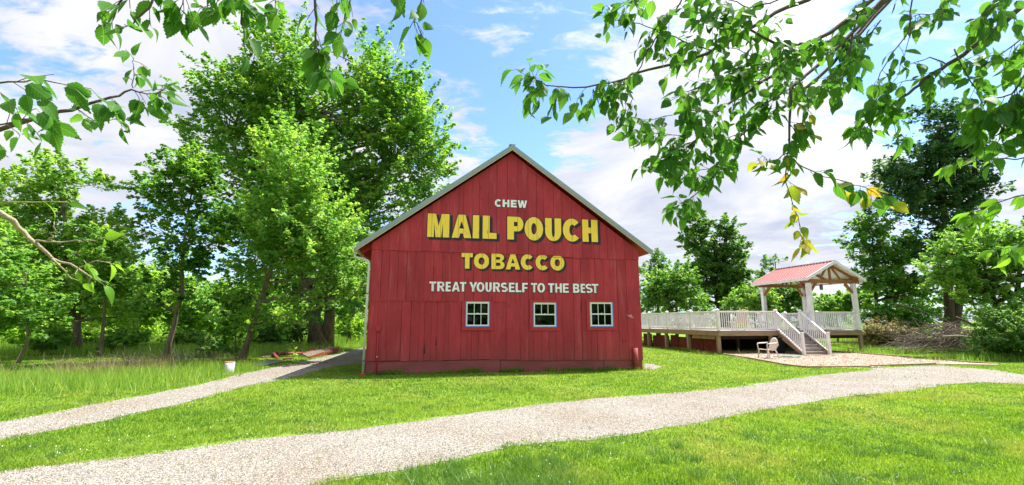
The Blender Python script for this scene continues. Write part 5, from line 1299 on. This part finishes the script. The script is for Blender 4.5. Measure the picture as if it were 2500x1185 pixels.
def hang_branch(label, paths, seed, group='leafy mulberry branches hanging in from above', name='tree_branch', bark=TWIG):
    """paths: dict(p=[(px,py)...], D=(start,end), r=(r0,r1), n=leaves, s=scale, k=kind, tw=side twig length)"""
    g = random.Random(seed); root = None; mb = MB(); leaves = []
    for pa in paths:
        P = pa['p']; D0, D1 = pa['D']; N = len(P); base = [Vector(at(x, y, D0+(D1-D0)*i/(N-1))) for i, (x, y) in enumerate(P)]
        pts = []
        for i in range(N-1):
            for j in range(3):
                q = base[i].lerp(base[i+1], j/3); 
                if j: q += Vector((g.uniform(-1,1),g.uniform(-1,1),g.uniform(-1,1)))*.006
                pts.append(q)
        pts.append(base[-1])
        if root is None:
            root = empty(name, tuple(pts[0]), 0, label, 'tree branch', group); O = pts[0]
        r0, r1 = pa['r']; M_ = len(pts)
        mb.tube([q-O for q in pts], [r0+(r1-r0)*i/(M_-1) for i in range(M_)], 7)
        n = pa['n']; kind = pa.get('k', 'g'); sc = pa.get('s', 1.); tl = pa.get('tw', .12); start = pa.get('f0', 0.)
        placed = 0
        while placed < n:
            f = start + (1-start)*g.random()**.8; a = min(int(f*(M_-1)), M_-2); q = pts[a].lerp(pts[a+1], f*(M_-1)-a); tan = (pts[a+1]-pts[a]).normalized()
            side = tan.cross(Vector((g.uniform(-1,1),g.uniform(-1,1),g.uniform(-1,1)))).normalized()
            d = (side*.8 + tan*.6 + Vector((0,0,-.25))).normalized(); L_ = tl*g.uniform(.25, 1.1)
            nt_ = min(n-placed, 1 + int(L_/.035)); prev = q; tp = [q]
            for j in range(max(2, nt_)):
                d = (d + Vector((g.uniform(-.3,.3),g.uniform(-.3,.3),g.uniform(-.35,.12)))).normalized(); prev = prev + d*L_/max(2, nt_); tp.append(prev)
            mb.tube([x-O for x in tp], [max(.0012, r1*.7)]+[.0011]*(len(tp)-1), 4, caps=False)
            for j in range(nt_):
                x = tp[1+min(j, len(tp)-2)]
                sd_ = d.cross(Vector((0,0,1))); sd_ = sd_.normalized() if sd_.length > .1 else Vector((1,0,0))
                tip = (d*.55 + sd_*(1 if j % 2 else -1)*g.uniform(.3,.9) + Vector((0,g.uniform(-.3,.3),-g.uniform(.15,1.1)))).normalized()
                leaves.append((x, tip, kind if not isinstance(kind, tuple) else g.choice(kind), sc*g.uniform(.45,1.02))); placed += 1
        # a leaf at the very tip
        tan = (pts[-1]-pts[-3]).normalized(); leaves.append((pts[-1], (tan+Vector((0,0,-.3))).normalized(), kind if not isinstance(kind, tuple) else kind[0], sc*.85))
    mb.build('wood', bark, root)
    leaves = leaves[:300]
    for x, tip, kind, s in leaves:
        o = link('leaf', g.choice(LV[kind]), root)
        nrm = Vector((g.gauss(0,.5), g.gauss(-.35,.5), 1 if g.random() < .7 else .1)); nrm = nrm - tip*nrm.dot(tip)
        nrm = nrm.normalized() if nrm.length > .05 else tip.orthogonal().normalized(); xx = tip.cross(nrm)
        o.matrix_local = Matrix.Translation(x-O) @ Matrix(((xx.x,tip.x,nrm.x),(xx.y,tip.y,nrm.y),(xx.z,tip.z,nrm.z))).to_4x4() @ Matrix.Scale(s, 4)
    return root
hang_branch('long leafy branch from the upper right whose tip reaches above the barn roof peak', [
    dict(p=[(2150,-160),(2060,-50),(1973,0),(1891,32),(1810,81),(1724,132),(1650,155),(1552,179),(1520,195),(1432,213),(1334,209),(1300,190)], D=(2.9,2.3), r=(.016,.002), n=135, tw=.16, f0=.42),
    dict(p=[(1700,-60),(1664,0),(1645,32),(1608,83),(1580,125),(1556,176)], D=(2.5,2.35), r=(.005,.003), n=34, tw=.16),
    dict(p=[(1740,125),(1669,102),(1599,72),(1543,56),(1480,40)], D=(2.45,2.4), r=(.004,.0015), n=44, tw=.16),
    dict(p=[(1600,-70),(1560,-20),(1500,30)], D=(2.5,2.4), r=(.004,.0015), n=22, tw=.16),
    dict(p=[(1520,195),(1545,240),(1530,280)], D=(2.4,2.35), r=(.003,.0015), n=14, tw=.12)], 1)
hang_branch('leafy branch sloping down leftwards in the middle of the upper right foliage', [
    dict(p=[(2330,-180),(2200,-20),(2100,40),(2032,97),(1951,146),(1870,194),(1800,238),(1751,273),(1708,335),(1654,378),(1611,405)], D=(3.1,2.5), r=(.018,.002), n=150, tw=.2, f0=.35),
    dict(p=[(1751,273),(1690,270),(1620,285),(1540,300)], D=(2.6,2.55), r=(.003,.0013), n=44, tw=.14),
    dict(p=[(1690,330),(1620,330),(1560,320)], D=(2.6,2.55), r=(.0025,.0013), n=24, tw=.12),
    dict(p=[(1860,200),(1780,190),(1700,215),(1640,245)], D=(2.6,2.5), r=(.004,.0015), n=46, tw=.16)], 2)
hang_branch('leafy branch whose drooping tip hangs low over the trees right of the barn roof', [
    dict(p=[(2260,-120),(2130,40),(2030,160),(1929,252),(1870,292),(1816,324),(1784,351),(1762,405),(1719,459),(1670,497),(1640,508)], D=(3.3,2.8), r=(.014,.002), n=74, tw=.12, f0=.45),
    dict(p=[(1816,324),(1760,340),(1720,372)], D=(2.9,2.85), r=(.003,.0013), n=16, tw=.1),
    dict(p=[(1760,405),(1710,415),(1680,430)], D=(2.85,2.8), r=(.003,.0013), n=14, tw=.1),
    dict(p=[(1960,200),(1900,235),(1840,270)], D=(2.9,2.8), r=(.004,.0015), n=36, tw=.15)], 3)
hang_branch('straight hanging twig with yellowing leaves, right of centre against the clouds', [
    dict(p=[(2230,-80),(2100,60),(2021,140),(1967,184),(1929,216),(1927,302),(1924,373)], D=(2.9,2.5), r=(.014,.005), n=36, tw=.14, k=('g','g','b'), f0=.45),
    dict(p=[(1924,373),(1919,448),(1935,497),(1951,545),(1962,590)], D=(2.5,2.45), r=(.003,.0012), n=17, tw=.05, k=('y','y','y'), s=1.1),
    dict(p=[(1924,373),(1880,400),(1860,380)], D=(2.5,2.45), r=(.003,.0012), n=14, tw=.06, k=('g','y'), s=1.05),
    dict(p=[(1928,385),(1946,400),(2010,432),(2064,445),(2113,459),(2175,490)], D=(2.5,2.4), r=(.0035,.0012), n=22, tw=.06, k=('y','y','g'), s=1.15),
    dict(p=[(1950,190),(1975,260),(1965,310)], D=(2.5,2.45), r=(.003,.0012), n=8, tw=.06, k=('g','y'), s=1.)], 4, 'leafy mulberry branches hanging in from above')
hang_branch('bare jointed branch running from the top right corner down to a leafy fork', [
    dict(p=[(2760,-150),(2600,-50),(2500,11),(2432,70),(2367,121),(2313,157),(2270,184),(2232,216),(2189,251),(2162,259),(2124,292),(2097,308)], D=(2.2,2.5), r=(.016,.003), n=60, tw=.12, f0=.22),
    dict(p=[(2173,262),(2178,290),(2186,324),(2194,346)], D=(2.45,2.45), r=(.002,.0012), n=8, tw=.08),
    dict(p=[(2310,157),(2270,140),(2220,158)], D=(2.4,2.4), r=(.004,.0015), n=3, tw=.04),
    dict(p=[(2270,184),(2230,196),(2196,202)], D=(2.45,2.45), r=(.004,.0015), n=2, tw=.03),
    dict(p=[(2330,120),(2370,200),(2420,260)], D=(2.3,2.2), r=(.004,.0015), n=18, tw=.14)], 5)
hang_branch('thin drooping twig between the upper right branches, against blue sky', [
    dict(p=[(2250,-80),(2227,0),(2216,81),(2178,130),(2149,178),(2146,227),(2130,262)], D=(2.4,2.4), r=(.004,.0015), n=30, tw=.12),
    dict(p=[(2227,30),(2215,110),(2195,180),(2183,196)], D=(2.4,2.4), r=(.002,.001), n=2, tw=.03)], 6)
hang_branch('dense leafy branch along the top edge, upper right', [
    dict(p=[(2300,-140),(2140,-10),(2050,62),(1980,110),(1900,110),(1800,60),(1720,50)], D=(2.8,2.4), r=(.018,.003), n=130, tw=.2, f0=.2),
    dict(p=[(1950,-60),(1900,0),(1830,20),(1780,0),(1740,-10)], D=(2.5,2.4), r=(.005,.002), n=50, tw=.16),
    dict(p=[(2120,-40),(2080,90),(2070,180),(2020,210)], D=(2.7,2.5), r=(.006,.002), n=60, tw=.18),
    dict(p=[(2000,110),(1900,160),(1800,170)], D=(2.6,2.5), r=(.005,.002), n=50, tw=.16)], 7)
hang_branch('branch with small dense leaves between the two dark limbs at the upper right', [
    dict(p=[(2260,-130),(2200,-30),(2100,84),(2000,140),(1880,165),(1750,195),(1640,240)], D=(3.3,3.0), r=(.014,.002), n=130, tw=.2, f0=.3),
    dict(p=[(2150,50),(2085,130),(1990,230),(1880,275),(1800,300)], D=(3.2,3.0), r=(.005,.002), n=90, tw=.17),
    dict(p=[(1900,165),(1800,120),(1680,100)], D=(3.1,3.0), r=(.004,.0015), n=50, tw=.16)], 10)
hang_branch('leafy branch hanging down the right edge of the view', [
    dict(p=[(2640,-80),(2560,40),(2520,160),(2470,230),(2400,250)], D=(1.9,2.0), r=(.008,.002), n=105, tw=.18, f0=.2),
    dict(p=[(2600,200),(2540,260),(2480,300),(2440,340)], D=(1.9,2.0), r=(.005,.002), n=26, tw=.12),
    dict(p=[(2480,-60),(2450,0),(2400,40)], D=(2.2,2.2), r=(.004,.002), n=40, tw=.14),
    dict(p=[(2620,-40),(2500,90),(2420,150),(2370,160)], D=(2.4,2.4), r=(.005,.002), n=44, tw=.16),
    dict(p=[(2380,-80),(2330,-10),(2290,30),(2230,40)], D=(2.5,2.5), r=(.004,.002), n=34, tw=.14)], 8)
hang_branch('bright green lit branch low at the right edge, in front of the spreading tree', [
    dict(p=[(2660,330),(2560,370),(2480,390),(2400,385),(2330,400)], D=(2.3,2.5), r=(.006,.0015), n=26, tw=.12, k='b'),
    dict(p=[(2660,440),(2560,470),(2480,480),(2420,500),(2370,520)], D=(2.5,2.8), r=(.006,.0015), n=30, tw=.12, k='b', s=1.1),
    dict(p=[(2640,560),(2560,590),(2500,600),(2430,610)], D=(2.8,3.0), r=(.005,.0015), n=16, tw=.12, k='b')], 9)
LG = 'leafy mulberry sprays hanging over the left side'
hang_branch('large leaved spray at the top left corner of the sky', [
    dict(p=[(420,-90),(385,-20),(365,20),(330,50),(312,64)], D=(1.45,1.4), r=(.005,.0015), n=13, tw=.07, s=0.84),
    dict(p=[(330,-80),(300,-20),(285,15),(275,50)], D=(1.4,1.4), r=(.004,.0015), n=9, tw=.06, s=0.88)], 11, LG)
hang_branch('leafy spray hanging from the top edge, between the corner spray and the long twig', [
    dict(p=[(600,-110),(588,-20),(590,40),(596,90),(600,130)], D=(1.6,1.6), r=(.005,.0015), n=22, tw=.09, s=0.84),
    dict(p=[(480,-60),(455,-20),(440,20)], D=(1.5,1.5), r=(.003,.0012), n=10, tw=.07, s=0.84),
    dict(p=[(560,-70),(530,-20),(515,20)], D=(1.55,1.55), r=(.003,.0012), n=9, tw=.07, s=0.84),
    dict(p=[(690,-70),(680,-30),(672,10)], D=(1.65,1.65), r=(.003,.0012), n=7, tw=.06, s=0.84)], 12, LG)
hang_branch('long dark twig with leaves hanging in front of the tall maple top', [
    dict(p=[(775,-120),(772,-20),(773,50),(770,110),(778,130),(792,150),(802,185)], D=(1.7,1.7), r=(.006,.0015), n=24, tw=.09, s=0.88, f0=.2),
    dict(p=[(770,85),(768,140),(772,180)], D=(1.7,1.7), r=(.003,.0012), n=8, tw=.05, s=0.88)], 13, LG)
hang_branch('leafy twig just right of the long dark twig at the top edge', [
    dict(p=[(870,-110),(855,-20),(850,30),(838,60),(830,95)], D=(1.75,1.7), r=(.004,.0012), n=18, tw=.08, s=0.80),
    dict(p=[(830,-80),(824,-20),(816,20)], D=(1.7,1.7), r=(.003,.0012), n=5, tw=.06)], 14, LG)
hang_branch('thin twig with a few separate leaves, nearest the blue sky at top centre', [
    dict(p=[(1045,-100),(1030,-30),(1022,20),(1010,52),(1030,84)], D=(1.45,1.45), r=(.003,.0012), n=8, tw=.05, s=0.80),
    dict(p=[(960,-80),(962,-30),(968,5)], D=(1.45,1.45), r=(.002,.001), n=3, tw=.05, s=0.84)], 15, LG)
hang_branch('side branch with small leaves reaching in from the left edge', [
    dict(p=[(-200,380),(-60,330),(80,291),(148,272),(219,253),(270,238),(321,219),(360,230),(400,226)], D=(1.6,1.9), r=(.010,.0015), n=44, tw=.10, s=.78, f0=.25),
    dict(p=[(325,215),(327,190),(326,165),(327,143)], D=(1.85,1.85), r=(.002,.001), n=10, tw=.05, s=.7),
    dict(p=[(180,262),(240,300),(300,290)], D=(1.8,1.85), r=(.002,.001), n=8, tw=.06, s=0.76),
    dict(p=[(-160,230),(-60,210),(20,200),(80,195),(150,205)], D=(1.3,1.4), r=(.004,.0015), n=16, tw=.10, s=.92),
    dict(p=[(-160,300),(-40,310),(60,290),(120,300)], D=(1.4,1.6), r=(.004,.0015), n=16, tw=.10, s=.92)], 16, LG)
hang_branch('pale bare branch with a few bright leaves at the left edge, lower than the others', [
    dict(p=[(-220,400),(-90,470),(0,520),(43,556),(85,594),(128,632),(189,655),(250,693)], D=(1.3,1.5), r=(.012,.0015), n=1, tw=.03, s=.7, k='b', f0=.9),
    dict(p=[(80,589),(128,590),(175,589),(215,586),(250,580)], D=(1.42,1.42), r=(.003,.001), n=1, tw=.02, s=.7, k='b', f0=.9),
    dict(p=[(118,588),(128,575),(136,562),(132,542)], D=(1.42,1.42), r=(.003,.0015), n=0, k='b', s=.6),
    dict(p=[(128,632),(165,672),(200,690)], D=(1.42,1.5), r=(.003,.001), n=0, k='b', s=.5),
    dict(p=[(-160,500),(-60,492),(60,494),(165,494)], D=(1.5,1.6), r=(.004,.0012), n=0, k='b', s=.5),
    dict(p=[(189,655),(225,640),(275,645)], D=(1.45,1.45), r=(.002,.001), n=6, tw=.03, s=.6, k='b')], 17, LG, bark=TWIGPALE)
